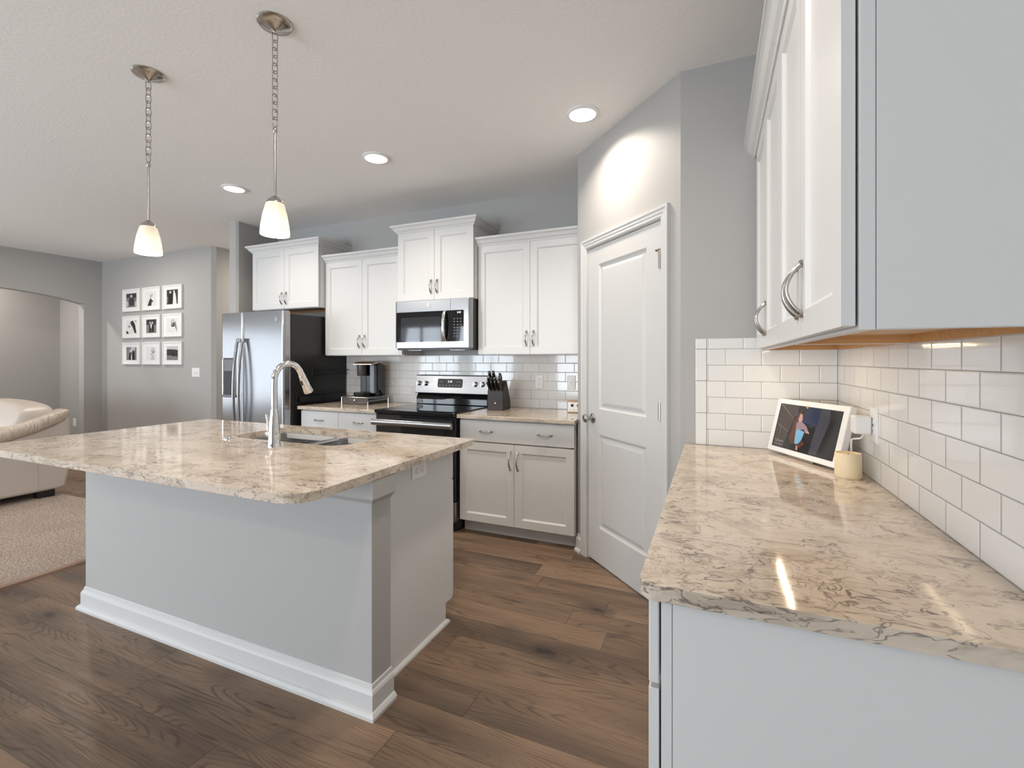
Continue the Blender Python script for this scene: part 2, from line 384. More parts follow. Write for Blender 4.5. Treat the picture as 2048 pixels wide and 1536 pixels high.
def slab(name, outline, z0, z1, m, holes=(), parent=None, bevel=.004):
    me = bpy.data.meshes.new(name); bm = bmesh.new(); edges = []
    for loop in [outline]+list(holes):
        vs = [bm.verts.new((x, y, z1)) for x, y in loop]
        edges += [bm.edges.new((vs[i], vs[(i+1) % len(vs)])) for i in range(len(vs))]
    bmesh.ops.triangle_fill(bm, use_beauty=True, edges=edges)
    ext = bmesh.ops.extrude_face_region(bm, geom=bm.faces[:])
    for e in ext['geom']:
        if isinstance(e, bmesh.types.BMVert): e.co.z = z0
    bmesh.ops.recalc_face_normals(bm, faces=bm.faces)
    bm.to_mesh(me); bm.free(); me.materials.append(m)
    o = bpy.data.objects.new(name, me); C.objects.link(o)
    if parent: o.parent = parent
    b = o.modifiers.new('edges', 'BEVEL'); b.width = bevel; b.segments = 3; b.limit_method = 'ANGLE'; b.angle_limit = math.radians(50)
    return o
def text(name, body, size, m, parent, mtx, extrude=.0003, align='CENTER'):
    cu = bpy.data.curves.new(name, 'FONT'); cu.body = body; cu.size = size; cu.extrude = extrude; cu.align_x = align; cu.align_y = 'CENTER'
    tmp = bpy.data.objects.new(name+'_tmp', cu); C.objects.link(tmp)
    dg = bpy.context.evaluated_depsgraph_get(); me = bpy.data.meshes.new_from_object(tmp.evaluated_get(dg)); bpy.data.objects.remove(tmp)
    me.transform(mtx); me.materials.clear(); me.materials.append(m); me.name = name
    o = bpy.data.objects.new(name, me); C.objects.link(o); o.parent = parent
    if parent in ROOT: me.transform(ROOT[parent].inverted())
    return o
def face_m(x, y, z, rz=0): # text plane standing up, read from -Y turned by rz
    return Matrix.Translation((x, y, z)) @ Matrix.Rotation(rz, 4, 'Z') @ Matrix.Rotation(PI/2, 4, 'X')

# ------------------------------------------------------------------ the room
XR, YR = .5154, 2.469
XL = -.147; PX, PY = -.868, 3.185
YB = 3.79
H = CEIL
floor = struct(G().box(-12, 1.2, -4.2, 6.6, -.1, 0).build('floor', M['floor']))
ceil = struct(G().box(-12, 1.2, -4.2, 6.6, H, H+.1).build('ceiling', M['ceiling']))
struct(G().box(XR, XR+.12, FRONT, YR+.3, 0, H).build('wall_right', M['wall']))
struct(G().box(XL, XR, YR, YR+.12, 0, H).build('wall_return', M['wall']))
# pantry wall at 45 degrees: local x runs from the nook corner to the return wall
pw_s = 1.0196
PRZ = -PI/4
pm = Matrix.Translation((PX, PY, 0)) @ Matrix.Rotation(PRZ, 4, 'Z')
LEN = math.hypot(XL-PX, YR-PY)
ANG = math.atan2(YR-PY, XL-PX); pm = Matrix.Translation((PX, PY, 0)) @ Matrix.Rotation(ANG, 4, 'Z'); PRZ = ANG
OP0, OP1, OPZ = .131, .880, 2.075
g = G()
g.box(0, OP0, 0, .11, 0, H); g.box(OP1, LEN, 0, .11, 0, H); g.box(OP0, OP1, 0, .11, OPZ, H)
g.xf(pm); struct(g.build('wall_pantry', M['wall']))
struct(G().box(PX, PX+.11, PY+.002, YB, 0, H).build('wall_nook', M['wall']))
struct(G().box(-4.64, PX+.11, YB, YB+.11, 0, H).build('wall_back', M['wall']))
struct(G().prism([(-4.62, 3.30), (-4.527, 3.30), (-4.507, 3.32), (-4.507, YB), (-4.507, 6.2), (-4.64, 6.2), (-4.64, 3.32)], 2, 0, H).build('wall_stub', M['wall']))
struct(G().prism([(-5.76, 3.94), (-5.80, 3.90), (-9.5, 3.90), (-9.5, 4.02), (-5.88, 4.02), (-5.88, 6.2), (-5.76, 6.2)], 2, 0, H).build('wall_gallery', M['wall']))
struct(G().box(-5.88, -4.5, 6.1, 6.2, 0, H).build('wall_hall', M['wall']))
# arch wall
ya, yb, zs, za = 1.83, 3.684, 2.127, 2.245
arc = []
w2 = (yb-ya)/2; rise = za-zs; R = (w2*w2+rise*rise)/(2*rise); yc = (ya+yb)/2; zc = za-R
a0 = math.asin(w2/R)
for k in range(25):
    a = a0-2*a0*k/24; arc.append((yc+R*math.sin(a), zc+R*math.cos(a)))
poly = [(LWIN[1], 0), (ya, 0)] + arc[::-1] + [(yb, 0), (3.9, 0), (3.9, H), (LWIN[1], H)]
g = G().prism(poly, 0, -8.33, -8.2)
g.box(-8.33, -8.2, FRONT, LWIN[0], 0, H); g.box(-8.33, -8.2, LWIN[0], LWIN[1], 0, LWIN[2]); g.box(-8.33, -8.2, LWIN[0], LWIN[1], LWIN[3], H)
struct(g.build('wall_left', M['wall']))
g = G()
for y in (LWIN[0], LWIN[0]+1.0, LWIN[0]+2.05, LWIN[1]-.05): g.box(-8.27, -8.22, y, y+.05, LWIN[2], LWIN[3])
for z in (LWIN[2], LWIN[3]-.05): g.box(-8.27, -8.22, LWIN[0], LWIN[1], z, z+.05)
struct(g.build('window_4', M['trim']))
struct(G().box(-9.47, -9.35, FRONT, 3.9, 0, H).build('wall_alcove', M['wall']))
# window wall behind the camera
g = G(); xs = -9.5
for a, b, c, d in OPEN:
    g.box(xs, a, FRONT-.14, FRONT, 0, H); g.box(a, b, FRONT-.14, FRONT, 0, c); g.box(a, b, FRONT-.14, FRONT, d, H); xs = b
g.box(xs, XR+.12, FRONT-.14, FRONT, 0, H); struct(g.build('wall_front', M['wall']))
for i, (a, b, c, d) in enumerate(OPEN):
    f = .05; y0, y1 = FRONT-.10, FRONT-.05; g = G()
    g.box(a, a+f, y0, y1, c, d); g.box(b-f, b, y0, y1, c, d); g.box(a, b, y0, y1, c, c+f); g.box(a, b, y0, y1, d-f, d); m_ = (a+b)/2; g.box(m_-.03, m_+.03, y0, y1, c, d)
    w = struct(g.build('window_%d' % (i+1), M['trim']))
# baseboards
BB = [(0, 0), (.030, 0), (.030, .012), (.022, .022), (.015, .026), (.015, .085), (.011, .095), (.006, .1), (.004, .115), (0, .118)]
def base_along(name, pts):
    g = G(); g.sweep(pts, [(o, z) for o, z in BB]); return struct(g.build(name, M['trim']))
base_along('baseboard_gallery', [(-8.2, 3.9), (-5.8, 3.9)])
base_along('baseboard_left', [(-8.2, yb), (-8.2, 3.9)])
base_along('baseboard_hall', [(-5.76, 3.94), (-5.76, 6.1)])
base_along('baseboard_alcove', [(-9.35, FRONT), (-9.35, 3.9), (-8.34, 3.9)])
p0 = pm @ Vector((0, 0, 0)); p1 = pm @ Vector((OP0-.062, 0, 0))
base_along('baseboard_pantry', [(p0.x-.0, p0.y), (p1.x, p1.y)])

# carpet of the living room, wood strip
cp = struct(G().box(-8.2, -3.815, FRONT, 2.477, 0, .012).build('floor_carpet', M['carpet'])); cp['kind'] = 'structure'
cp['label'] = 'beige cut pile carpet of the living area'
tr = struct(G().prism([(-3.815, .0), (-3.815, .014), (-3.80, .018), (-3.775, .012), (-3.765, 0)], 1, FRONT, 2.477).build('trim_1', M['oakstrip']))

# ------------------------------------------------------------------ pantry door (door_1) and its casing (trim_2)
g = G()
CAS = [(0, 0), (0, .010), (.008, .013), (.020, .013), (.026, .016), (.040, .016), (.046, .020), (.060, .020), (.060, 0)]
def casing_xz(g, x0, x1, z1, prof):
    # U-shaped mitred casing: path up, across, down in local XZ, out = away from the opening, thickness toward -y
    path = [(x0, 0), (x0, z1), (x1, z1), (x1, 0)]; n = len(path); m = len(prof); vs = []
    for i, (px, pz) in enumerate(path):
        dx = -1 if i < 2 else 1; dz = 1 if i in (1, 2) else 0
        for o, th in prof: vs.append((px+dx*o, -th, pz+dz*o))
    fs = [(i*m+k, (i+1)*m+k, (i+1)*m+(k+1) % m, i*m+(k+1) % m) for i in range(n-1) for k in range(m)]
    fs += [list(range(m)), list(range((n-1)*m, n*m))]
    g.add(vs, fs)
casing_xz(g, OP0, OP1, OPZ, CAS)
g.box(OP0-.001, OP0+.005, -.001, .11, 0, OPZ); g.box(OP1-.005, OP1+.001, -.001, .11, 0, OPZ); g.box(OP0, OP1, -.001, .11, OPZ-.005, OPZ+.001)
g.box(OP0+.005, OP0+.017, .062, .09, 0, OPZ-.005); g.box(OP1-.017, OP1-.005, .062, .09, 0, OPZ-.005); g.box(OP0+.005, OP1-.005, .062, .09, OPZ-.017, OPZ-.005)
g.xf(pm); struct(g.build('trim_2', M['trim']))
def panel_face(g, x0, x1, z0, z1, yf, th, panels, steps):
    """a door leaf: front at y=yf, back at yf+th, rectangular panels with moulded steps (inset, depth) on the front"""
    # front face cut into a grid with the panels left open
    xs = sorted({x0, x1, *[p[0] for p in panels], *[p[1] for p in panels]}); zs_ = sorted({z0, z1, *[p[2] for p in panels], *[p[3] for p in panels]})
    for i in range(len(xs)-1):
        for j in range(len(zs_)-1):
            cx, cz = (xs[i]+xs[i+1])/2, (zs_[j]+zs_[j+1])/2
            if any(p[0] < cx < p[1] and p[2] < cz < p[3] for p in panels): continue
            g.add([(xs[i], yf, zs_[j]), (xs[i+1], yf, zs_[j]), (xs[i+1], yf, zs_[j+1]), (xs[i], yf, zs_[j+1])], [(0, 1, 2, 3)])
    for a, b, c, d in panels:
        R_ = []
        for ins, dep in [(0, 0)]+steps: R_.append([(a+ins, yf+dep, c+ins), (b-ins, yf+dep, c+ins), (b-ins, yf+dep, d-ins), (a+ins, yf+dep, d-ins)])
        g.rings(R_)
    v = [(x0, yf, z0), (x1, yf, z0), (x1, yf, z1), (x0, yf, z1)]; w = [(x, yf+th, z) for x, _, z in v]
    g.add(v+w, [(0, 1, 5, 4), (1, 2, 6, 5), (2, 3, 7, 6), (3, 0, 4, 7), (4, 5, 6, 7)])
door = bpy.data.objects.new('door_1', None); C.objects.link(door); door.location = (PX, PY, 0); door.rotation_euler = (0, 0, PRZ); ROOT[door] = pm.copy(); struct(door)
door.empty_display_size = .1
g = G(); d0, d1 = OP0+.008, OP1-.008; zt = OPZ-.009
st = [(.006, .004), (.014, .010), (.022, .011), (.040, .004), (.046, .003)]
panel_face(g, d0, d1, .012, zt, .002, .035, [(d0+.125, d1-.125, .24, .845), (d0+.125, d1-.125, 1.01, 1.95)], st)
g.build('door_leaf', M['trim'], door, world=False)
g = G(); kx, kz = d0+.058, .945
g.lathe([(0, .0), (.0315, .0), (.0315, .006), (.024, .010), (.012, .013), (.011, .030), (.016, .036), (.026, .046), (.0285, .056), (.026, .066), (.014, .073), (0, .074)], (0, 0, 0), 28, axis=1)
g.xf(Matrix.Translation((kx, .002, kz)) @ Matrix.Scale(-1, 4, (0, 1, 0)))
g.build('doorknob', M['nickel'], door, world=False)['label'] = 'brushed nickel doorknob with round plate'
for z in (.22, 1.058, 1.86):
    g = G(); g.tube([(OP1-.010, -.007, z-.048), (OP1-.010, -.007, z+.048)], .009, 10); g.box(OP1-.024, OP1-.006, -.0015, .0025, z-.046, z+.046)
    for zz in (-.055, .050): g.tube([(OP1-.006, -.006, z+zz), (OP1-.006, -.006, z+zz+.006)], .005, 8)
    if z > 1.5: g.tube([(OP1-.022, -.016, z+.05), (OP1-.004, -.006, z+.055)], .004, 8); g.tube([(OP1-.024, -.020, z+.046), (OP1-.024, -.010, z+.054)], .007, 8)
    g.build('hinge', M['nickel'], door, world=False)

# ------------------------------------------------------------------ cabinets
FR = [(.003, .0025), (.010, .009), (.011, .010)]
def handle_mesh(g, x, z, L, vert=True, yf=0, proj=.032, w=.0075):
    n = 14; pts = []; rs = []
    for i in range(n+1):
        a = i/n; s_ = (a-.5)*L; out = proj*math.sin(PI*a)**.75; pts.append((x, yf-out, z+s_) if vert else (x+s_, yf-out, z)); rs.append(w*(.62+.38*abs(2*a-1)))
    g.tube(pts, rs, 10, sec=(1, .8) if vert else (1, .8))
    for e in (-1, 1):
        c = (x, yf, z+e*L/2) if vert else (x+e*L/2, yf, z)
        g.lathe([(0, 0), (.0085, 0), (.0078, .006), (.004, .008), (0, .008)], (0, 0, 0), 14, axis=1); n_ = 14*5
        g.xf(Matrix.Translation(c) @ Matrix.Scale(-1, 4, (0, 1, 0)), len(g.v)-n_)
def cab_door(par, x0, x1, z0, z1, hx=None, hz=None, hl=.115, yf=0, fw=.057, proj=.032):
    g = G(); panel_face(g, x0, x1, z0, z1, yf, .019, [(x0+fw, x1-fw, z0+fw, z1-fw)], FR)
    d = g.build('door', M['cab'], par, world=False, bevel=.0012, seg=1)
    if hx is not None:
        g = G(); handle_mesh(g, hx, hz, hl, True, yf, proj); g.build('handle', M['nickel'], d, world=False)
    return d
def drawer(par, x0, x1, z0, z1, hs=(), yf=0):
    g = G(); g.box(x0, x1, yf, yf+.019, z0, z1); d = g.build('drawer', M['cab'], par, world=False, bevel=.003)
    for h in hs:
        g = G(); handle_mesh(g, h, (z0+z1)/2, .10, False, yf); g.build('handle', M['nickel'], d, world=False)
    return d
CROWN = [(0, 0), (.006, .0), (.010, .010), (.022, .020), (.034, .040), (.044, .048), (.050, .050), (.050, .066), (0, .066)]
def crown(par, W_, D_, z, left=True, right=True):
    path = ([(0, D_)] if left else []) + [(0, .0), (W_, .0)] + ([(W_, D_)] if right else [])
    # path runs left to right seen from the front; outside is on its right-hand side (-y)
    g = G(); g.sweep(path, [(o, z+h) for o, h in CROWN]); g.build('crown_molding', M['cab'], par, world=False)
def upper(name, label, loc, rz, W_, D_, z0, z1, doors, left=True, right=True, hz=None, cz=None, under=True, cleft=True, cright=True, filler=0):
    """local frame: x along the front, door faces at y=0, carcass front at .02, back at D_"""
    t = thing(name, label, 'cabinet', loc, rz)
    g = G(); y = .023
    g.box(0, .018, y, D_, z0, z1); g.box(W_-.018, W_, y, D_, z0, z1); g.box(.018, W_-.018, y, D_, z1-.018, z1); g.box(.018, W_-.018, D_-.008, D_, z0, z1-.018)
    g.box(.018, W_-.018, y, y+.019, z0, z0+.03); g.box(.018, .035, y, y+.019, z0+.03, z1-.018); g.box(W_-.035, W_-.018, y, y+.019, z0+.03, z1-.018); g.box(.035, W_-.035, y, y+.019, z1-.05, z1-.018)
    g.build('body', M['cab'], t, world=False)
    g = G(); g.box(.0185, W_-.0185, y+.0195, D_-.0085, z0+.022, z0+.032); g.box(.0185, .030, y+.02, D_-.0085, z0+.001, z0+.022); g.box(W_-.030, W_-.0185, y+.02, D_-.0085, z0+.001, z0+.022); g.box(.030, W_-.030, D_-.020, D_-.0085, z0+.001, z0+.022)
    g.build('underside_panel', M['maple'], t, world=False)['label'] = 'bare maple underside panel'
    for (a, b, hx) in doors: cab_door(t, a, b, z0+.006, z1-.012, hx, hz)
    if cz is not None: crown(t, W_, D_, cz, cleft, cright)
    return t
def base(name, label, loc, rz, W_, D_, fronts, drawers, hz=.587, endL=False, endR=False, toe_end=True):
    t = thing(name, label, 'cabinet', loc, rz); z0, z1 = .1, .883; y = .023
    g = G(); g.box(0, .018, y, D_, z0, z1); g.box(W_-.018, W_, y, D_, z0, z1); g.box(.018, W_-.018, y, D_, z0, z0+.018); g.box(.018, W_-.018, D_-.01, D_, z0+.018, z1)
    g.box(.018, W_-.018, y, y+.019, z1-.03, z1); g.box(.018, W_-.018, y, y+.019, .69, .73); g.box(.018, .035, y, y+.019, z0+.018, z1-.03); g.box(W_-.035, W_-.018, y, y+.019, z0+.018, z1-.03); g.box(.035, W_-.035, y, y+.019, z0+.018, .125)
    g.build('body', M['cab'], t, world=False)
    G().box(0, W_, .085, .10, 0, z0).build('toe_kick', M['cab'], t, world=False)
    for (a, b, hx) in fronts: cab_door(t, a, b, .103, .704, hx, hz, .13)
    for (a, b, hs) in drawers: drawer(t, a, b, .713, .872, hs)
    return t
XRG0, XRG1 = -2.565, -1.805
# wall cabinets of the back wall, left to right
cx0, cx1 = -4.395, -3.484; w = cx1-cx0
upper('wall_cabinet', 'short white wall cabinet above the refrigerator', (cx0, 3.39, 0), 0, w, YB-3.39-.001, 1.84, 2.45, [(.004, w/2-.0015, w/2-.030), (w/2+.0015, w-.004, w/2+.030)], hz=1.947, cz=2.438)
cx0, cx1 = -3.482, XRG0-.002; w = cx1-cx0
upper('wall_cabinet', 'tall white wall cabinet above the coffee maker', (cx0, 3.47, 0), 0, w, YB-3.47-.001, 1.372, 2.29, [(.004, w/2-.0015, w/2-.030), (w/2+.0015, w-.004, w/2+.030)], hz=1.504, cz=2.276, cleft=False, cright=False)
cx0, cx1 = XRG0, XRG1; w = cx1-cx0
upper('wall_cabinet', 'raised white wall cabinet above the microwave', (cx0, 3.40, 0), 0, w, YB-3.40-.001, 1.84, 2.455, [(.004, w/2-.0015, w/2-.030), (w/2+.0015, w-.004, w/2+.030)], hz=1.958, cz=2.443)
cx0, cx1 = XRG1+.002, PX-.002; w = cx1-cx0
upper('wall_cabinet', 'tall white wall cabinet above the knife block and outlets', (cx0, 3.47, 0), 0, w, YB-3.47-.001, 1.372, 2.29, [(.004, w/2-.0015, w/2-.030), (w/2+.0015, w-.004, w/2+.030)], hz=1.504, cz=2.276, cleft=False, cright=False)
# base cabinets of the back wall
cx0, cx1 = -3.452, XRG0-.004; w = cx1-cx0
base('base_cabinet', 'white base cabinet under the coffee maker with two drawers side by side', (cx0, 3.15, 0), 0, w, YB-3.15-.001, [(.004, w/2-.0015, w/2-.03), (w/2+.0015, w-.004, w/2+.03)], [(.004, w/2-.0015, (w*.25,)), (w/2+.0015, w-.004, (w*.75,))])
cx0, cx1 = XRG1+.008, PX-.012; w = cx1-cx0
base('base_cabinet', 'white base cabinet with one wide drawer over two doors beside the range', (cx0, 3.15, 0), 0, w, YB-3.15-.001, [(.004, w/2-.0015, w/2-.03), (w/2+.0015, w-.004, w/2+.03)], [(.004, w-.004, (w*.25, w*.76))])
# cabinets of the wall by the camera: local x runs towards the camera, front faces -X
uz = .185
ya0, ymid, yend = .872, 1.62, YR-.002
w = yend-ymid-.001
t = upper('wall_cabinet', 'white wall cabinet in the corner over the smart display', (uz, yend, 0), -PI/2, w, XR-uz-.001, 1.372, 2.29, [(.045, w/2+.018, w/2-.012), (w/2+.021, w-.003, w/2+.050)], hz=1.485, cz=2.276, cleft=False, cright=False)
w = ymid-ya0
t = upper('wall_cabinet', 'white wall cabinet with a broad grey-white end panel, nearest the camera', (uz, ymid, 0), -PI/2, w, XR-uz-.001, 1.372, 2.29, [(.003, w/2-.0015, w/2-.03), (w/2+.0015, w-.004, w/2+.03)], hz=1.485, cz=2.276, cleft=False)
G().box(w, w+.003, .0435, XR-uz-.001, 1.373, 2.274).build('end_panel', M['cab'], t, world=False); G().box(w, w+.003, .023, .042, 1.372, 2.274).build('end_stile', M['cab'], t, world=False)
# base run under the same wall
bz = -.112; b0, b1 = .918, YR-.002; bm_ = 1.69
w = b1-bm_-.001
base('base_cabinet', 'white base cabinet in the corner between pantry door and tiled wall', (bz, b1, 0), -PI/2, w, XR-bz-.001, [(.004, w/2-.0015, w/2-.03), (w/2+.0015, w-.004, w/2+.03)], [(.004, w-.004, (w/2,))])
w = bm_-b0
t = base('base_cabinet', 'white base cabinet with plain end panel, nearest the camera', (bz, bm_, 0), -PI/2, w, XR-bz-.001, [(.004, w/2-.0015, w/2-.03), (w/2+.0015, w-.001, w/2+.03)], [(.004, w-.001, (w/2,))])
G().box(w, w+.003, .0435, XR-bz-.001, .101, .882).build('end_panel', M['cab'], t, world=False); G().box(w, w+.003, .023, .042, .101, .882).build('end_stile', M['cab'], t, world=False)
G().box(w-.018, w, .085, XR-bz-.001, .0, .1).build('end_skirt', M['cab'], t, world=False)

# counters
cb = slab('countertop', rrect(-3.457, XRG0-.003, 3.113, YB-.001, 0), .884, .914, M['stone']); tag(cb, 'beige veined stone countertop left of the range under the coffee maker', 'countertop')
cb = slab('countertop', rrect(XRG1+.003, PX-.001, 3.113, YB-.001, 0), .884, .914, M['stone']); tag(cb, 'beige veined stone countertop right of the range under the knife block', 'countertop')
cb = slab('countertop', rrect(-.128, XR-.001, .889, YR-.001, [0, 0, 0, .032]), .884, .914, M['stone']); tag(cb, 'large beige veined stone countertop carrying the smart display and candle', 'countertop')

# tile backsplashes
tb = G().box(-3.50, PX-.0005, YB-.008, YB-.0005, .915, 1.3715).build('tile_backsplash', tile_mat('subway_tile_back', 0, -1.601-.0775, off=0)); tag(tb, 'white subway tile backsplash behind the range', 'backsplash')
g = G().box(-.0262, XR-.0095, YR-.008, YR-.0005, .915, 1.431)
tb = g.build('tile_backsplash', tile_mat('subway_tile_return', 0, .057, w=.153, off=1)); tag(tb, 'short white subway tile backsplash beside the pantry wall', 'backsplash')
g = G(); g.k = 0
for a, b in ((.915, 1.0685), (1.0705, 1.2245), (1.2265, 1.3795), (1.3815, 1.431)): g.box(-.077, -.028, YR-.008, YR-.0005, a, b)
g.build('edge_tile_column', mat('white_glazed_tile', (.77, .765, .745), .08), tb, bevel=.002)
tb = G().box(XR-.008, XR-.0005, ya0+.02, YR-.0005, .915, 1.3715).build('tile_backsplash', tile_mat('subway_tile_side', 1, 1.1915, off=1)); tag(tb, 'long white subway tile backsplash above the countertop nearest the camera', 'backsplash')

# ------------------------------------------------------------------ island
IX0, IX1, IY0, IY1 = -3.085, -1.168, 1.393, 1.505
t = thing('island_half_wall', 'grey painted half wall of the island with white baseboard', 'half wall', (-2.1, 1.45, 0))
G().box(IX0, IX1, IY0, IY1, 0, .883).build('wall_panel', M['wall'], t, bevel=.003)
g = G(); g.sweep([(IX0, IY1+.0), (IX0, IY0), (IX1, IY0), (IX1, IY1)], BB); g.build('baseboard', M['trim'], t)
CAP = [(0, .789), (.003, .789), (.010, .800), (.018, .806), (.021, .812), (.021, .882), (0, .882)]
g = G(); g.sweep([(IX1-.5, IY0), (IX1, IY0), (IX1, IY1)], CAP[:]); 
g2 = G(); g2.sweep([(IX0, IY1), (IX0, IY0), (IX1, IY0), (IX1, IY1)], CAP); g2.build('cap_trim', M['wall'], t)
EX = -1.2385; w = EX-.003-(-3.05)
t = base('island_cabinet', 'white island sink cabinet behind the grey half wall', (EX-.003, 2.118, 0), PI, w, 2.118-IY1-.001, [(.004, w/3-.0015, w/3-.03), (w/3+.0015, 2*w/3-.0015, w/2), (2*w/3+.0015, w-.004, 2*w/3+.03)], [(.004, w/3-.0015, (w/6,)), (w/3+.0015, 2*w/3-.0015, (w/2,)), (2*w/3+.0015, w-.004, (5*w/6,))])
g = G(); g.prism([(IY1+.001, .0), (2.033, 0), (2.033, .1), (2.097, .1), (2.097, .882), (IY1+.001, .882)], 0, EX-.003, EX); g.build('end_panel', M['cab'], t)
g = G(); SH = [(0, 0), (.016, 0), (.015, .008), (.010, .014), (.004, .017), (0, .018)]
g.sweep([(EX, IY1+.031), (EX, 2.036), (EX-.1, 2.036)], SH); g.build('shoe_molding', M['trim'], t)
g = G(); g.sweep([(-1.30, 2.033), (-1.30, 2.033+.0)], SH) if False else None
# island top with sink cutout
sx0, sx1, sy0, sy1 = -2.42, -1.63, 1.715, 2.080
top = slab('island_countertop', rrect(-3.26, -1.145, 1.035, 2.172, [.10, .012, .012, .10], 10), .884, .914, M['stone'], [rrect(sx0, sx1, sy0, sy1, [.11, .05, .05, .11], 8)[::-1]]); tag(top, 'long beige veined stone island countertop with the sink opening', 'countertop')
t = thing('kitchen_sink', 'stainless double bowl sink set under the island top', 'sink', ((sx0+sx1)/2, 1.9, .7))
xm = -1.965
def bowl(x0, x1, y0, y1):
    g = G(); g.smooth = True; R_ = []
    for (ins, z) in ((-.012, .8835), (0, .8835), (.001, .87), (.004, .75), (.012, .715), (.035, .702), (.07, .699)):
        R_.append([(x, y, z) for x, y in rrect(x0+ins, x1-ins, y0+ins, y1-ins, max(.02, .085-ins*.5), 8)])
    g.rings(R_); b = g.build('sink_bowl', M['sinksteel'], t)
    g = G(); c = ((x0+x1)/2, (y0+y1)/2, .6995); g.lathe([(0, .003), (.012, .003), (.03, .002), (.043, .004), (.045, .0)], c, 24); g.build('drain', M['chrome'], b)
bowl(sx0-.01, xm-.014, sy0-.005, sy1+.010); bowl(xm+.014, sx1+.01, sy0-.005, sy1+.010)
G().box(xm-.0265, xm+.0265, sy0+.02, sy1-.01, .866, .8825).build('divider', M['sinksteel'], t, bevel=.006, seg=3)
# faucet
fx, fy = -1.925, 1.60
t = thing('faucet', 'chrome gooseneck pull-down faucet on the island top', 'faucet', (fx, fy, .914))
g = G(); g.lathe([(0, 0), (.030, 0), (.030, .004), (.027, .010), (.0265, .05), (.024, .10), (.018, .155), (.0155, .175), (.0155, .178), (.0148, .18)], (fx, fy, .914), 32); g.build('base_column', M['chrome'], t)
pts = [(fx, fy, 1.092), (fx, fy, 1.20)]
rr = .082; cy, cz_ = fy+rr, 1.228
pts.append((fx, fy, 1.215))
for k in range(1, 17):
    a = PI-math.radians(158)*k/16; pts.append((fx, cy+rr*math.cos(a), cz_+rr*math.sin(a)))
dv = (Vector(pts[-1])-Vector(pts[-2])).normalized(); e0 = Vector(pts[-1]); pts.append(tuple(e0+dv*.012))
G().tube(pts, .0145, 16).build('spout_arc', M['chrome'], t)
g = G(); e1 = e0+dv*.010; g.tube([e1, e1+dv*.004, e1+dv*.05, e1+dv*.095, e1+dv*.10], [.0158, .017, .019, .0235, .022], 20)
head = g.build('spray_head', M['chrome'], t)
nd = Vector((0, -dv.z, dv.y)); 
if nd.y > 0: nd = -nd
g = G(); q = e1+dv*.035+nd*.018; g.tube([q-dv*.012, q+dv*.012], .006, 10); g.build('spray_button', M['dark_grey'], head)
G().tube([e1+dv*.0995, e1+dv*.103], .017, 16).build('nozzle', M['dark_grey'], head)
g = G(); hx = fx-.022; g.tube([(fx-.02, fy+.004, .968), (fx-.056, fy+.012, .972)], .0155, 16); g.tube([(fx-.050, fy+.010, .975), (fx-.060, fy+.014, 1.02), (fx-.066, fy+.012, 1.062)], [.0075, .006, .0068], 12); g.build('lever_handle', M['chrome'], t)
o = G().lathe([(0, .0), (.024, .0), (.024, .004), (.015, .010), (.012, .010), (.011, .014), (0, .015)], (-2.33, 1.66, .914), 24).build('air_switch', M['chrome']); tag(o, 'small round chrome button on the island top beside the faucet', 'button')

# outlets and switches
def plate(name, label, cat, mtx, w_, h_, kind, m=None, group=None):
    """mtx maps local (x right, z up, -y out of the wall) to the world"""
    t = thing(name, label, cat, mtx.translation, 0); ROOT[t] = mtx.copy(); t.matrix_world = mtx; t.location = mtx.translation; t.rotation_euler = mtx.to_euler()
    if group: t['group'] = group
    g = G(); R_ = []
    for ins, y in ((0, 0), (0, -.003), (.004, -.006)): R_.append([(-w_/2+ins, y, -h_/2+ins), (w_/2-ins, y, -h_/2+ins), (w_/2-ins, y, h_/2-ins), (-w_/2+ins, y, h_/2-ins)])
    g.rings(R_); g.build('cover_plate', m or M['white_plastic'], t, world=False)
    if kind[0] == 'o':
        horiz = kind == 'oh'
        for e in (-1, 1):
            cx_, cz2 = (e*.02, 0) if horiz else (0, e*.02)
            g = G(); g.lathe([(0, -.0085), (.0155, -.0085), (.0165, -.006), (.0165, -.005)], (cx_, 0, cz2), 20, axis=1); so = g.build('socket', m or M['white_plastic'], t, world=False)
            g = G()
            for q in (-1, 1):
                if horiz: g.box(cx_+.001-.004, cx_+.001+.004, -.009, -.0084, cz2+q*.0065-.0011, cz2+q*.0065+.0011)
                else: g.box(cx_+q*.0065-.0011, cx_+q*.0065+.0011, -.009, -.0084, cz2+.001-.004, cz2+.001+.004)
            if horiz: g.lathe([(0, -.009), (.0024, -.009), (.0024, -.0084)], (cx_-.009, 0, cz2), 10, axis=1)
            else: g.lathe([(0, -.009), (.0024, -.009), (.0024, -.0084)], (cx_, 0, cz2-.009), 10, axis=1)
            g.build('slot', M['slot'], so, world=False)
    elif kind[0] == 's':
        for k in range(int(kind[1])):
            cx_ = (k-(int(kind[1])-1)/2)*.046
            g = G(); g.prism([(-.006, -.033), (-.011, .0), (-.007, .033), (-.005, .033), (-.005, -.033)], 0, cx_-.0165, cx_+.0165); g.build('rocker', m or M['white_plastic'], t, world=False)
    elif kind == 'd':
        g = G(); g.box(-.0165, .0165, -.009, -.005, -.033, .033); f = g.build('decora_insert', m or M['white_plastic'], t, world=False)
        g = G(); g.lathe([(0, -.0098), (.004, -.0098), (.004, -.0088)], (0, 0, .0), 10, axis=1); g.build('indicator', M['slot'], f, world=False)
    return t
def wm(x, y, z, rz): return Matrix.Translation((x, y, z)) @ Matrix.Rotation(rz, 4, 'Z')
plate('power_outlet', 'white power outlet set sideways in the island end panel', 'outlet', wm(EX+.0002, 1.797, .822, PI/2), .114, .070, 'oh')
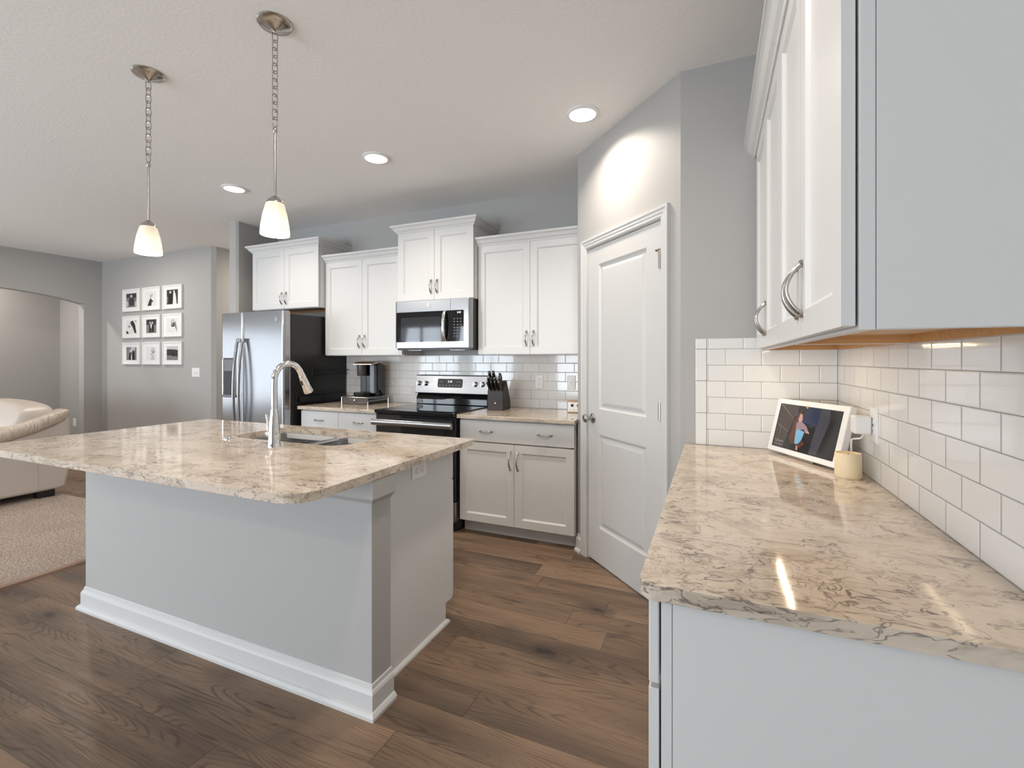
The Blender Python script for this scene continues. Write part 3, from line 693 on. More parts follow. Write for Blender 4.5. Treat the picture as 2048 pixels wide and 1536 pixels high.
plate('power_outlet', 'white power outlet on the tiles above the base cabinet, next to the knife block', 'outlet', wm(-1.372, YB-.0082, 1.142, 0), .072, .116, 'o')
plate('safety_outlet', 'white outlet with a dark dot on the tiles beside the pantry wall', 'outlet', wm(-1.085, YB-.0082, 1.142, 0), .072, .116, 'd')
plate('light_switch', 'white double light switch on the grey wall below the picture frames', 'light switch', wm(-6.093, 3.8998, 1.172, 0), .150, .116, 's2')
plate('power_outlet', 'white power outlet low on the wall seen through the arch, above the sofa arm', 'outlet', wm(-8.93, 3.8998, .385, 0), .072, .116, 'o')
plate('power_outlet', 'white power outlet on the side tiles holding the square charger', 'outlet', wm(XR-.0082, 1.945, 1.105, -PI/2), .072, .120, 'o')
# charger + cable
t = thing('wall_charger', 'white cube charger plugged into the side outlet', 'charger', (XR-.01, 1.97, 1.10))
G().box(XR-.068, XR-.0175, 1.940, 1.995, 1.072, 1.134).build('charger_body', M['white_plastic'], t, bevel=.006, seg=3)
pts = [(XR-.035, 1.972, 1.078), (XR-.035, 1.975, 1.064), (XR-.040, 1.985, 1.052), (XR-.052, 2.01, 1.046), (XR-.058, 2.02, 1.042), (XR-.058, 2.022, 1.02), (XR-.056, 2.03, .96), (XR-.05, 2.05, .923), (XR-.07, 2.12, .918), (XR-.10, 2.17, .918)]
G().tube(pts, .0028, 8).build('cable', M['white_plastic'], t)

# candle
t = thing('candle', 'thick cream pillar candle on the countertop beside the smart display', 'candle', (.437, 1.973, .914))
G().lathe([(0, 0), (.037, 0), (.0395, .003), (.040, .01), (.040, .083), (.0385, .087), (.036, .087), (.033, .080), (.02, .077), (0, .076)], (.437, 1.973, .914), 40).build('wax_body', M['candle'], t)
G().tube([(.437, 1.973, .989), (.438, 1.974, .999)], .0012, 6).build('wick', M['slot'], t)

# smart display
P0 = Vector((.226, 2.400)); P1 = Vector((.418, 2.045)); dv2 = (P1-P0); Ls = dv2.length; dv2.normalize(); rz = math.atan2(dv2.y, dv2.x)
T0 = Matrix.Translation((P0.x, P0.y, .926)) @ Matrix.Rotation(rz, 4, 'Z') @ Matrix.Rotation(math.radians(-14), 4, 'X')
t = thing('smart_display', 'white framed smart display showing a photo of a seated person in jeans', 'screen', (P0.x, P0.y, .914), rz)
def sb(name, g, m, par=None, **k): return g.xf(T0).build(name, m, par or t, **k)
W_, H_ = Ls, .236
g = G(); g.box(0, W_, 0, .028, 0, H_); case = sb('frame', g, M['white_plastic'], bevel=.003)
g = G(); g.box(.026, W_-.026, -.0006, .001, .022, H_-.022); scr = sb('screen', g, mat('dark_screen_photo', (.018, .017, .017), .06, emit=(.03, .027, .026), es=.4))
sp = [mat('screen_'+n, c, .08, emit=c, es=.45) for n, c in (('brown', (.050, .040, .034)), ('hair', (.075, .03, .02)), ('skin', (.33, .20, .17)), ('jeans', (.13, .28, .40)), ('top', (.20, .14, .17)), ('blue', (.025, .03, .055)), ('slate', (.045, .045, .055)), ('line', (.14, .12, .11)), ('glow', (.6, .35, .1)))]
g = G()
def poly_s(mi, pts, lay):
    g.k = mi; n = len(pts); g.add([(x*W_, -.0008-.0002*lay, z*H_) for x, z in pts], [list(range(n))])
poly_s(0, [(.08, .11), (.24, .11), (.30, .55), (.36, .9), (.08, .9)], 0); poly_s(6, [(.62, .11), (.72, .11), (.80, .7), (.78, .9), (.66, .9)], 0); poly_s(5, [(.44, .62), (.66, .58), (.66, .9), (.48, .9)], 1)
poly_s(7, [(.085, .885), (.30, .66), (.302, .667), (.09, .9)], 1); poly_s(7, [(.085, .52), (.27, .40), (.272, .41), (.09, .53)], 1); poly_s(7, [(.11, .50), (.155, .47), (.15, .23), (.146, .23), (.149, .465), (.113, .49)], 1)
poly_s(1, [(.30, .30), (.36, .20), (.44, .24), (.47, .40), (.44, .66), (.41, .80), (.37, .78), (.33, .60)], 2)
poly_s(2, [(.385, .66), (.40, .60), (.435, .60), (.445, .67), (.43, .76), (.395, .76)], 3); poly_s(4, [(.37, .60), (.45, .62), (.52, .56), (.57, .46), (.53, .44), (.49, .50), (.38, .46)], 3); poly_s(2, [(.50, .50), (.57, .47), (.58, .44), (.53, .45)], 4)
poly_s(3, [(.385, .46), (.44, .49), (.47, .30), (.43, .21), (.40, .24)], 4); poly_s(3, [(.45, .48), (.51, .46), (.49, .30), (.45, .22), (.435, .30)], 5)
poly_s(1, [(.45, .26), (.52, .30), (.54, .24), (.48, .16), (.44, .16)], 3); poly_s(2, [(.435, .20), (.455, .20), (.47, .12), (.44, .12)], 6); poly_s(8, [(.455, .895), (.475, .87), (.495, .895)], 6); poly_s(6, [(.32, .80), (.345, .86), (.36, .80), (.35, .70), (.33, .72)], 3)
sb('photo_picture', g, sp, case)
text('caption', 'Canners', .016, mat('screen_text', (.22, .22, .22), .3, emit=(.3, .3, .3), es=.35), t, T0 @ face_m(.17*W_, -.002, .215*H_), .0002)
text('caption', '2:18  May 3', .011, bpy.data.materials['screen_text'], t, T0 @ face_m(.17*W_, -.002, .150*H_), .0002)
g = G(); g.prism([(.03, .002), (.11, -.016), (.11, -.011), (.045, .012), (.030, .075), (.025, .075)], 0, W_*.36, W_*.64)
ang = Matrix.Translation((P0.x, P0.y, .930)) @ Matrix.Rotation(rz, 4, 'Z'); g.xf(ang); 
for v in g.v: v.z = max(v.z, .9145)
g.build('stand', M['nickel'], t)
g = G(); g.box(W_*.32, W_*.68, .004, .03, .9145, .930); g.xf(Matrix.Translation((P0.x, P0.y, 0)) @ Matrix.Rotation(rz, 4, 'Z')); g.build('stand_foot', M['nickel'], t, bevel=.003)

# under-cabinet LED bar
t = thing('under_cabinet_light', 'lit slim light bar under the corner wall cabinet', 'lamp', (.26, 2.1, 1.38))
G().box(.252, .268, 1.90, 2.30, 1.384, 1.3935).build('housing', M['white_plastic'], t); G().box(.2565, .2635, 1.902, 2.298, 1.3805, 1.3838).build('diffuser', M['led'], t)

# ------------------------------------------------------------------ refrigerator
fx0, fx1, fs, fy0 = -4.33, -3.507, -4.029, 3.008
t = thing('refrigerator', 'stainless side-by-side refrigerator with black sides', 'refrigerator', ((fx0+fx1)/2, 3.4, 0))
G().box(fx0+.004, fx1, 3.09, 3.775, .03, 1.752).build('cabinet_body', M['steel_dark'], t, bevel=.004)
G().box(fx0+.02, fx1-.02, 3.05, 3.09, 0, .10).build('base_grille', M['black'], t)
def fdoor(x0, x1):
    g = G(); R_ = []
    for x, y in rrect(x0, x1, fy0, 3.078, [.022, .003, .003, .022], 6): R_.append((x, y))
    g.prism(R_, 2, .105, 1.775); g.prism([(x0+.006, 3.078), (x1-.006, 3.078), (x1-.006, 3.0895), (x0+.006, 3.0895)], 2, .11, 1.76)
    g.mi[-6:] = [1]*6
    return g.build('door', [M['steel'], M['gasket']], t, bevel=.002)
dl = fdoor(fx0, fs-.003); dr = fdoor(fs+.003, fx1)
for d, x, nm_ in ((dl, fs-.035, 0), (dr, fs+.035, 1)):
    g = G(); pts = []
    for k in range(21):
        a = k/20; z = .52+1.01*a; pts.append((x, fy0-.018-.050*math.sin(PI*a)**.7, z))
    g.tube(pts, .014, 12, sec=(1.15, .75)); g.box(x-.016, x+.016, fy0-.034, fy0+.001, 1.495, 1.53); g.box(x-.016, x+.016, fy0-.034, fy0+.001, .52, .555); g.build('handle', M['chrome'] if 0 else M['steel'], d, bevel=.003)
disp = G(); dx0, dx1 = -4.292, -4.120
g = G(); g.box(dx0, dx1, fy0-.004, fy0+.001, .975, 1.35); g.mi = [0]*len(g.f); db = g.build('dispenser', M['dark_grey'], dl, bevel=.004)
def sub(n, bx_, m, par, **k): return G().box(*bx_).build(n, m, par, **k)
t_save = t
pw = sub('control_panel', (dx0+.012, dx1-.004, fy0-.008, fy0-.004, 1.225, 1.335), M['grey_plastic'], t, bevel=.002); pw['label'] = 'grey dispenser control panel'
sub('dispenser_recess', (dx0+.014, dx1-.008, fy0-.0055, fy0-.004, 1.005, 1.222), M['black'], t)
sub('dispenser_shelf', (dx0-.006, dx1+.002, fy0-.014, fy0-.004, .978, 1.0), M['grey_plastic'], t, bevel=.003)
sub('dispenser_rim', (dx0-.010, dx0+.002, fy0-.010, fy0-.003, 1.0, 1.335), M['chrome'], t, bevel=.003)
def emblem(par, x, y, z, r, rz=0):
    g = G(); g.lathe([(r*.80, 0), (r, 0), (r, -.002), (r*.80, -.002)], (0, 0, 0), 28, axis=1)
    for s_ in (-1, 1):   # script-like curls inside the ring
        pts = [(s_*r*(.10+.30*math.cos(a)), -.0015, r*.34*math.sin(a)) for a in [PI*q/8 for q in range(-7, 8)]]; g.tube(pts, r*.07, 6)
    g.xf(Matrix.Translation((x, y, z)) @ Matrix.Rotation(rz, 4, 'Z')); return g.build('emblem', M['nickel'], par)
emblem(t, -3.592, fy0-.0005, 1.697, .021)
# rack rails clipped to the black side of the refrigerator
t = thing('magnetic_rack', 'upper black magnetic rack on the refrigerator side above the countertop', 'rack', (-3.49, 3.5, 1.2))
G().box(fx1+.001, fx1+.006, 3.33, 3.765, 1.185, 1.262).build('back_plate', M['black'], t, bevel=.001)
G().box(fx1+.006, fx1+.040, 3.335, 3.76, 1.185, 1.190).build('tray', M['black'], t)
G().tube([(fx1+.006, 3.34, 1.232), (fx1+.046, 3.34, 1.232), (fx1+.046, 3.76, 1.232), (fx1+.006, 3.76, 1.232)], .004, 8).build('rail', M['black'], t)
t = thing('magnetic_rack', 'lower black magnetic rack on the refrigerator side close to the countertop', 'rack', (-3.49, 3.4, .98))
G().box(fx1+.001, fx1+.006, 3.15, 3.74, .945, 1.03).build('back_plate', M['black'], t, bevel=.001)
G().box(fx1+.006, fx1+.036, 3.155, 3.735, .945, .950).build('tray', M['black'], t)
G().box(fx1+.036, fx1+.040, 3.155, 3.44, .945, .995).build('front_lip', M['black'], t); G().box(fx1+.036, fx1+.040, 3.45, 3.735, .945, .995).build('front_lip', M['black'], t)

# ------------------------------------------------------------------ range
rx0, rx1 = XRG0+.002, XRG1-.002; xc = (rx0+rx1)/2
t = thing('range', 'stainless and black electric range with a glass cooktop', 'range', (xc, 3.4, 0))
G().box(rx0+.003, rx1-.003, 3.16, 3.76, .02, .896).build('body', M['steel_dark'], t)
G().box(rx0, rx1, 3.085, 3.672, .8965, .922).build('cooktop', M['glass_black'], t, bevel=.004, seg=3)['label'] = 'black glass cooktop'
G().box(rx0+.002, rx1-.002, 3.105, 3.159, .245, .888).build('oven_door', M['glass_black'], t, bevel=.004)
G().box(rx0+.03, rx1-.03, 3.1025, 3.106, .795, .86).build('door_trim', M['black'], t)
G().box(rx0+.10, rx1-.10, 3.1032, 3.106, .36, .68).build('oven_window', M['dark_grey'], t)
G().box(rx0+.002, rx1-.002, 3.105, 3.159, .085, .238).build('storage_drawer', M['steel'], t, bevel=.004)
G().box(rx0+.02, rx1-.02, 3.14, 3.30, 0, .02).build('foot_plinth', M['black'], t)
g = G(); yh = 3.052
g.tube([(rx0+.004, yh, .826), (rx1-.004, yh, .826)], .021, 16, sec=(.8, 1.25)); g.build('oven_handle', M['steel'], t)
for e in (rx0+.03, rx1-.03): G().box(e-.014, e+.014, 3.055, 3.106, .812, .840).build('handle_bracket', M['steel'], t, bevel=.003)
# backguard
g = G(); g.prism([(3.672, .922), (3.76, .922), (3.76, 1.025), (3.70, 1.025), (3.672, .985)], 0, rx0+.006, rx1-.006); g.build('rear_vent_trim', M['glass_black'], t, bevel=.006)
g = G(); g.prism([(3.672, 1.022), (3.776, 1.022), (3.776, 1.190), (3.70, 1.190)], 0, rx0-.012, rx1+.002); bgd = g.build('backguard', M['black'], t, bevel=.004)
def bgy(z): return 3.672+(z-1.022)/.168*.028
g = G(); g.add([(rx0-.008, bgy(1.028)-.0025, 1.028), (rx1-.002, bgy(1.028)-.0025, 1.028), (rx1-.002, bgy(1.184)-.0025, 1.184), (rx0-.008, bgy(1.184)-.0025, 1.184),
               (rx0-.008, bgy(1.028)+.001, 1.028), (rx1-.002, bgy(1.028)+.001, 1.028), (rx1-.002, bgy(1.184)+.001, 1.184), (rx0-.008, bgy(1.184)+.001, 1.184)], [(0, 1, 2, 3), (4, 5, 6, 7), (0, 1, 5, 4), (1, 2, 6, 5), (2, 3, 7, 6), (3, 0, 4, 7)])
g.build('control_panel', M['steel'], bgd, bevel=.001)['label'] = 'stainless control panel'
g = G(); g.prism([(a, b) for a, b in rrect(-.128, .128, -.040, .040, .012, 4)], 1, -.0045, 0); tilt = Matrix.Translation((-2.20, bgy(1.118)-.003, 1.118)) @ Matrix.Rotation(math.radians(-9.5), 4, 'X')
g.xf(tilt); g.build('clock_display', M['black'], bgd)
text('clock_digits', '2:18', .026, M['digits'], bgd, tilt @ face_m(0, -.0048, .014), .0003)
g = G()
for i in range(7): g.box(-.11+i*.034, -.097+i*.034, -.0052, -.0045, -.024, -.018)
for xx in (-.105, -.085, .08, .104): g.box(xx-.006, xx+.006, -.0052, -.0045, .010, .015)
g.xf(tilt); g.build('display_legends', M['print'], bgd)
for kx_ in (-2.533, -2.457, -1.938, -1.866):
    g = G(); g.lathe([(0, -.030), (.015, -.030), (.018, -.026), (.020, -.008), (.024, -.004), (.024, 0)], (0, 0, 0), 24, axis=1); g.box(-.005, .005, -.036, -.028, -.019, .019)
    g.xf(Matrix.Translation((kx_, bgy(1.112)-.0025, 1.112)) @ Matrix.Rotation(math.radians(-9.5), 4, 'X')); g.build('knob', M['chrome'], bgd)
g = G(); g.box(rx0+.012, rx0+.075, 3.668, 3.673, .935, .962); g.build('vent_badge', M['grey_plastic'], t)

# ------------------------------------------------------------------ microwave
mx0, mx1, my0, mz0, mz1 = XRG0+.001, XRG1-.001, 3.352, 1.432, 1.838
t = thing('microwave', 'stainless over-the-range microwave under the raised wall cabinet', 'microwave', (xc, 3.5, mz0))
G().box(mx0+.003, mx1-.003, 3.395, YB-.0095, mz0-.010, mz1).build('body', M['steel_dark'], t)
g = G(); g.prism(rrect(mx0, mx1, my0, 3.394, [.028, .0, .0, .028], 6), 2, mz0, mz1); fr = g.build('front_panel', M['steel'], t, bevel=.002)
G().box(-1.999, -1.997, my0-.0006, my0+.001, mz0+.003, mz1-.003).build('door_seam', M['slot'], fr)
g = G(); g.prism(rrect(-2.541, -1.872, 1.483, 1.742, .006, 3), 1, my0-.002, my0+.001); g.build('glass_panel', M['glass_black'], fr)
g = G(); g.box(-2.493, -2.091, my0-.0026, my0-.002, 1.500, 1.694); g.build('window_screen', mat('microwave_screen', (.03, .032, .036), .05), fr)
g = G(); pts = [(-2.048, my0-.006-.034*math.sin(PI*k/14)**.6, 1.488+.250*k/14) for k in range(15)]
g.tube(pts, .012, 12, sec=(1.2, .7)); g.build('handle', M['chrome'], t)
emblem(fr, -2.212, my0-.0005, 1.797, .017)
text('clock_digits', '2:18', .020, M['digits'], fr, face_m(-1.915, my0-.0032, 1.722), .0003)
g = G()
for i in range(3):
    for j in range(7): g.box(-1.965+i*.030, -1.952+i*.030, my0-.0032, my0-.002, 1.668-j*.024, 1.672-j*.024)
g.build('keypad_legends', M['print'], fr)
g = G(); g.box(mx0+.02, mx1-.02, 3.372, 3.70, mz0-.0165, mz0-.0102); g.build('vent_grille', M['black'], t)
for x in (-2.40, -1.97): G().box(x-.07, x+.07, 3.42, 3.5, mz0-.019, mz0-.0166).build('grease_filter', M['nickel'], t)

# ------------------------------------------------------------------ coffee maker on its drawer
t = thing('pod_drawer', 'low clear pod drawer under the coffee maker', 'drawer', (-3.065, 3.58, .914))
M['acryl'] = mat('smoked_clear_plastic', (.25, .22, .20), .08, trans=.6, ior=1.3)
a0_, a1_, b0_, b1_ = -3.225, -2.915, 3.42, 3.715
G().box(a0_, a1_, b0_+.01, b1_, .977, .983).build('top_shelf', M['dark_grey'], t, bevel=.001)
g = G(); g.tube([(a0_, b0_, .983), (a1_, b0_, .983), (a1_, b1_, .983), (a0_, b1_, .983), (a0_, b0_, .983)], .003, 8)
for x, y in ((a0_, b0_), (a1_, b0_), (a1_, b1_), (a0_, b1_)): g.tube([(x, y, .9145), (x, y, .984)], .0025, 8)
for x in (a0_, a1_): g.tube([(x, b0_, .95), (x, b1_, .95)], .002, 6)
g.build('wire_frame', M['chrome'], t)
G().box(a0_+.008, a1_-.008, b0_+.004, b0_+.008, .918, .975).build('drawer_front', M['acryl'], t)
G().box(a0_+.01, a1_-.01, b0_+.01, b1_-.01, .916, .945).build('drawer_tray', M['darkwood'], t)
g = G(); g.lathe([(0, 0), (.006, 0), (.008, -.012), (0, -.014)], (-3.07, b0_+.004, .955), 12, axis=1); g.build('pull', M['chrome'], t)
kx0, kx1, kz0 = -3.135, -2.945, .9835
km = Matrix.Translation((-3.04, 3.56, kz0)) @ Matrix.Rotation(math.radians(8), 4, 'Z')
t = thing('coffee_maker', 'black single-serve coffee maker with silver lid', 'coffee maker', (-3.04, 3.56, kz0), math.radians(8))
def kb(name, g, m, **k): return g.xf(km).build(name, m, t, **k)
g = G(); g.prism([(.015, 0), (.125, 0), (.125, .27), (.09, .315), (.0, .315), (.015, .30)], 0, -.088, .098); kb('body', g, M['black'], bevel=.008, seg=3)
g = G(); g.prism([(.095, .001), (.133, .001), (.133, .29), (.02, .322), (.02, .06), (.06, .05)], 0, .099, .112); kb('water_tank', g, M['dark_grey'], bevel=.006)
g = G(); g.box(.045, .090, -.030, .014, .03, .30); kb('silver_panel', g, mat('silver_grey_plastic', (.17, .19, .22), .35), bevel=.004)
g = G(); g.lathe([(0, .195), (.040, .195), (.045, .205), (.047, .30), (.045, .302), (0, .302)], (-.035, -.035, 0), 28); kb('brew_head', g, M['dark_grey'])
g = G(); g.prism([(-.095, .300), (.05, .318), (.125, .300), (.125, .312), (.06, .337), (-.05, .328), (-.095, .312)], 0, -.095, .108); kb('lid', g, mat('silver_lid', (.55, .50, .46), .2, 1), bevel=.004)['label'] = 'silver lid'
g = G(); g.lathe([(0, 0), (.07, 0), (.074, .006), (.078, .038), (.074, .042), (0, .042)], (-.02, -.055, 0), 28); kb('drip_tray', g, M['black'])
g = G(); g.tube([(-.045, -.02, .19), (-.042, -.02, .04)], .004, 8); kb('front_trim', g, M['chrome'])

# ------------------------------------------------------------------ knife block
kbm = Matrix.Translation((-1.645, 3.475, .9145)) @ Matrix.Rotation(math.radians(6), 4, 'Z')
t = thing('knife_block', 'dark brown wooden knife block beside the range', 'knife block', (-1.645, 3.475, .914), math.radians(6))
g = G(); g.prism([(0, 0), (.20, 0), (.205, .06), (.105, .238), (.09, .243), (0, .160)], 0, -.068, .068); g.xf(kbm); g.build('block', M['darkwood'], t, bevel=.004)
G().lathe([(0, -.0015), (.006, -.0015), (.006, .0)], (0, 0, .06), 18, axis=1).xf(kbm).build('block_badge', M['nickel'], t)
n_sl = Vector((0, -.70, .71)); sl = Vector((0, .71, .70))
def knife(x, s_, L, r, lab):
    p = Vector((x, 0, .160))+sl*s_+Vector((0, .0, 0)); d = n_sl
    k = thing('knife', lab, 'knife', kbm @ p, 0, 'knives in the wooden block')
    g = G(); g.tube([p+d*.016, p+d*(.03), p+d*(.6*L), p+d*(L-.008), p+d*L], [r*.9, r, r*1.0, r*1.15, r*.8], 12, sec=(.75, 1.25)); g.xf(kbm); h = g.build('handle', M['black'], k)
    g = G(); g.tube([p+d*.002, p+d*.016], r*.95, 10, sec=(.7, 1.2)); g.xf(kbm); g.build('bolster', M['chrome'], k)
    g = G(); g.tube([p+d*L, p+d*(L+.003)], r*.8, 10, sec=(.75, 1.25)); g.xf(kbm); g.build('end_cap', M['chrome'], k)
LK = 'black-handled knife standing in the dark knife block'
for i in range(4): knife(-.049+.032*i, .012, .095, .0105, LK)
for i in range(4): knife(-.048+.031*i, .042, .108, .0110, LK)
for x, L in ((-.042, .135), (-.008, .14)): knife(x, .085, L, .0135, LK)
k = thing('kitchen_scissors', 'black-handled kitchen scissors in the top slot of the knife block', 'scissors', kbm @ Vector((.036, .06, .22)))
p = Vector((.038, 0, .160))+sl*.082
for s_ in (-1, 1):
    g = G(); c = p+n_sl*.065+sl*(s_*.019); u_ = n_sl; pts = [c+u_*.036*math.cos(a)+sl*.016*math.sin(a) for a in [2*PI*q/16 for q in range(17)]]; g.tube(pts, .0055, 8); g.xf(kbm); g.build('finger_loop', M['black'], k)
g = G(); g.tube([p+n_sl*.002, p+n_sl*.03], .006, 8, sec=(.5, 1.6)); g.xf(kbm); g.build('blades', M['chrome'], k)

# wooden framed power box at the wall corner
t = thing('power_box', 'small wood-framed white power box on the countertop corner', 'power strip', (-.99, 3.60, .914))
G().box(-1.058, -.905, 3.56, 3.68, .9145, 1.005).build('wood_case', M['bamboo'], t, bevel=.003)
G().box(-1.050, -.913, 3.5575, 3.5605, .923, .997).build('front_plate', M['white_plastic'], t)
for x, z in ((-1.015, .972), (-.965, .972)):
    G().box(x-.011, x+.011, 3.556, 3.5576, z-.010, z+.010).build('socket', M['slot'], t)
for x in (-1.03, -1.0, -.97): G().box(x-.005, x+.005, 3.556, 3.5576, .935, .941).build('usb_port', M['print'], t)

# ------------------------------------------------------------------ ceiling lights
def can(x, y, label):
    t = thing('recessed_light', label, 'ceiling light', (x, y, H), 0, 'recessed ceiling lights')
    g = G(); g.lathe([(.076, 0), (.0965, 0), (.0965, -.004), (.090, -.010), (.078, -.012), (.076, -.010)], (x, y, H), 40); g.f = [f for f in g.f if len(f) == 4]; g.mi = g.mi[:len(g.f)]; g.sm = g.sm[:len(g.f)]
    g.add([(x+.076*math.cos(a), y+.076*math.sin(a), z) for z in (H, H-.010) for a in [2*PI*k/40 for k in range(40)]], [(k, (k+1) % 40, 40+(k+1) % 40, 40+k) for k in range(40)])
    g.build('trim_ring', M['white_plastic'], t)
    G().lathe([(0, -.006), (.0755, -.006), (.0755, -.0055)], (x, y, H), 40).build('diffuser', M['lit'], t)
can(*CANS[0], 'round lit recessed light in the ceiling before the pantry door')
can(*CANS[1], 'round lit recessed light in the ceiling before the microwave cabinet')
can(*CANS[2], 'round lit recessed light in the ceiling before the refrigerator')
# the lamps have to shine from below their own diffusers
for o in C.objects:
    if o.name.startswith('can_or_fill_lamp'): o.location.z = H-.014

def pendant(x, y, label):
    t = thing('pendant_light', label, 'pendant light', (x, y, 1.86), 0, 'pendant lights over the island')
    G().lathe([(0, .0), (.071, 0), (.071, -.004), (.066, -.010), (.050, -.014), (.040, -.020), (.020, -.030), (.010, -.038), (.006, -.045), (0, -.046)], (x, y, H), 40).build('canopy', M['nickel'], t)
    z = H-.045; k = 0; zr = 2.325
    g = G(); n = int(round((z-zr)/.034)); st_ = (z-zr)/n
    for i in range(n):
        zz = z-(i+.5)*st_; L = st_*.5+.0055; rr_ = .0105; pts = []
        for q in range(15):
            a = 2*PI*q/14; c_, s_ = math.cos(a), math.sin(a); o_ = rr_*c_; h_ = s_*rr_+(L-rr_)*(1 if s_ > 1e-6 else -1 if s_ < -1e-6 else 0)
            pts.append((x+o_*.9 if i % 2 else x+o_*.25, y+o_*.4 if i % 2 else y+o_, zz+h_))
        g.tube(pts, .0022, 6, cap=False)
    g.build('chain', M['nickel'], t)
    g = G(); g.lathe([(0, 2.325), (.007, 2.322), (.009, 2.315), (.009, 2.30), (.0055, 2.295)], (x, y, 0), 14); g.tube([(x, y, 2.30), (x, y, 2.02)], .0055, 12); g.build('rod', M['nickel'], t)
    G().lathe([(.006, 2.028), (.012, 2.024), (.027, 2.010), (.034, 2.000), (.0345, 1.992), (.030, 1.992)], (x, y, 0), 28).build('socket_cap', M['nickel'], t)
    g = G(); g.lathe([(.031, .142), (.038, .126), (.048, .088), (.055, .045), (.0585, .012), (.0575, .0), (.0545, .0), (.0555, .012), (.052, .045), (.045, .088), (.035, .124), (.028, .139)], (0, 0, 0), 36)
    g.f = [f for f in g.f if len(f) == 4]; g.mi = g.mi[:len(g.f)]; g.sm = g.sm[:len(g.f)]
    g.build('glass_shade', M['shade'], t, world=False)
    g = G(); g.lathe([(0, 1.885), (.016, 1.890), (.026, 1.905), (.028, 1.922), (.020, 1.95), (.013, 1.97), (.013, 1.99), (0, 1.99)], (x, y, 0), 20); g.build('bulb', mat('lit_bulb', (1, 1, 1), .4, emit=(1, .88, .66), es=2.5), t)
    l = bpy.data.lights.new('pendant_lamp', 'POINT'); l.energy = 7; l.color = WARM; l.shadow_soft_size = .03; lo = bpy.data.objects.new('pendant_lamp', l); C.objects.link(lo); lo.location = (x, y, 1.855)
pendant(-1.716, 1.43, 'nickel pendant with glowing shade over the near part of the island')
pendant(-2.600, 1.43, 'nickel pendant with glowing shade over the far end of the island')

# ------------------------------------------------------------------ nine framed pictures
cols = [(-7.647, -7.241), (-7.187, -6.795), (-6.742, -6.340)]; rows = [(2.010, 2.322), (1.640, 1.945), (1.273, 1.575)]
gp = [mat('print_'+n, c, .5) for n, c in (('paper', (.72, .72, .71)), ('light', (.52, .52, .52)), ('mid', (.20, .20, .20)), ('dark', (.035, .035, .035)), ('black', (.012, .012, .012)))]
def oval(cx, cz, rx, rz_, n=12): return [(cx+rx*math.cos(2*PI*k/n), cz+rz_*math.sin(2*PI*k/n)) for k in range(n)]
A = {
 (0, 0): [(2, [(0, 0), (1, 0), (1, 1), (0, 1)]), (3, [(0, .7), (1, .66), (1, 1), (0, 1)]), (3, [(.3, .1), (.75, .1), (.8, .55), (.65, .7), (.35, .68), (.25, .5)]), (1, oval(.5, .8, .12, .1)), (1, [(0, .05), (.2, .1), (.2, .4), (0, .5)]), (1, [(.85, .05), (1, .05), (1, .4), (.88, .4)])],
 (0, 1): [(0, [(0, 0), (1, 0), (1, 1), (0, 1)]), (3, [(.12, .0), (.5, .0), (.55, .25), (.72, .3), (.55, .42), (.42, .55), (.28, .35)]), (1, oval(.55, .75, .12, .12)), (2, [(.45, .5), (.5, .68), (.44, .8), (.41, .7)])],
 (0, 2): [(3, [(0, 0), (1, 0), (1, 1), (0, 1)]), (4, [(.15, .05), (.5, .05), (.55, .8), (.3, .85), (.18, .6)]), (0, [(.55, .0), (.9, 0), (.82, .6), (.7, .95), (.6, .75)]), (1, oval(.33, .83, .09, .1)), (1, oval(.66, .86, .08, .09)), (2, [(0, .1), (.12, .1), (.15, .5), (0, .6)])],
 (1, 0): [(0, [(0, 0), (1, 0), (1, 1), (0, 1)]), (4, [(.4, .9), (.65, 1), (.85, .7), (1, .05), (.82, .05), (.62, .5), (.45, .7)]), (3, [(0, 0), (.25, 0), (.2, .15), (0, .25)]), (2, oval(.3, .55, .1, .08)), (2, [(.88, .9), (1, .85), (1, 1), (.9, 1)])],
 (1, 1): [(2, [(0, 0), (1, 0), (1, 1), (0, 1)]), (3, [(0, .6), (1, .6), (1, 1), (0, 1)]), (4, [(.28, .05), (.5, .05), (.5, .6), (.3, .65)]), (4, [(.55, .05), (.78, .1), (.75, .65), (.55, .6)]), (0, [(.4, .6), (.6, .7), (.52, .35), (.46, .35)]), (1, oval(.4, .74, .08, .09)), (1, oval(.62, .74, .08, .09))],
 (1, 2): [(0, [(0, 0), (1, 0), (1, 1), (0, 1)]), (1, oval(.55, .75, .2, .2)), (2, [(.42, .4), (.7, .45), (.95, .05), (.8, .75), (.6, .7)]), (3, oval(.55, .52, .15, .14)), (0, oval(.52, .55, .05, .04))],
 (2, 0): [(2, [(0, 0), (1, 0), (1, 1), (0, 1)]), (1, [(.3, .6), (.8, .65), (.9, 1), (.5, 1)]), (4, [(.25, .02), (.48, .05), (.45, .6), (.3, .55)]), (4, [(.58, .05), (.85, .02), (.8, .7), (.62, .75)]), (1, oval(.4, .7, .08, .09)), (1, oval(.68, .82, .08, .08)), (0, [(.48, .05), (.58, .05), (.56, .4), (.49, .4)])],
 (2, 1): [(0, [(0, 0), (1, 0), (1, 1), (0, 1)]), (1, oval(.65, .7, .2, .24)), (2, oval(.72, .6, .09, .1)), (1, [(.45, .0), (.85, .05), (.75, .4), (.55, .35)]), (2, oval(.55, .42, .06, .06))],
 (2, 2): [(1, [(0, 0), (1, 0), (1, 1), (0, 1)]), (3, [(0, .35), (1, .22), (1, .72), (.6, .8), (0, .78)]), (2, [(0, 0), (1, 0), (1, .22), (.5, .33), (0, .35)]), (4, oval(.55, .4, .07, .16)), (1, [(0, .8), (1, .75), (1, 1), (0, 1)])],
}
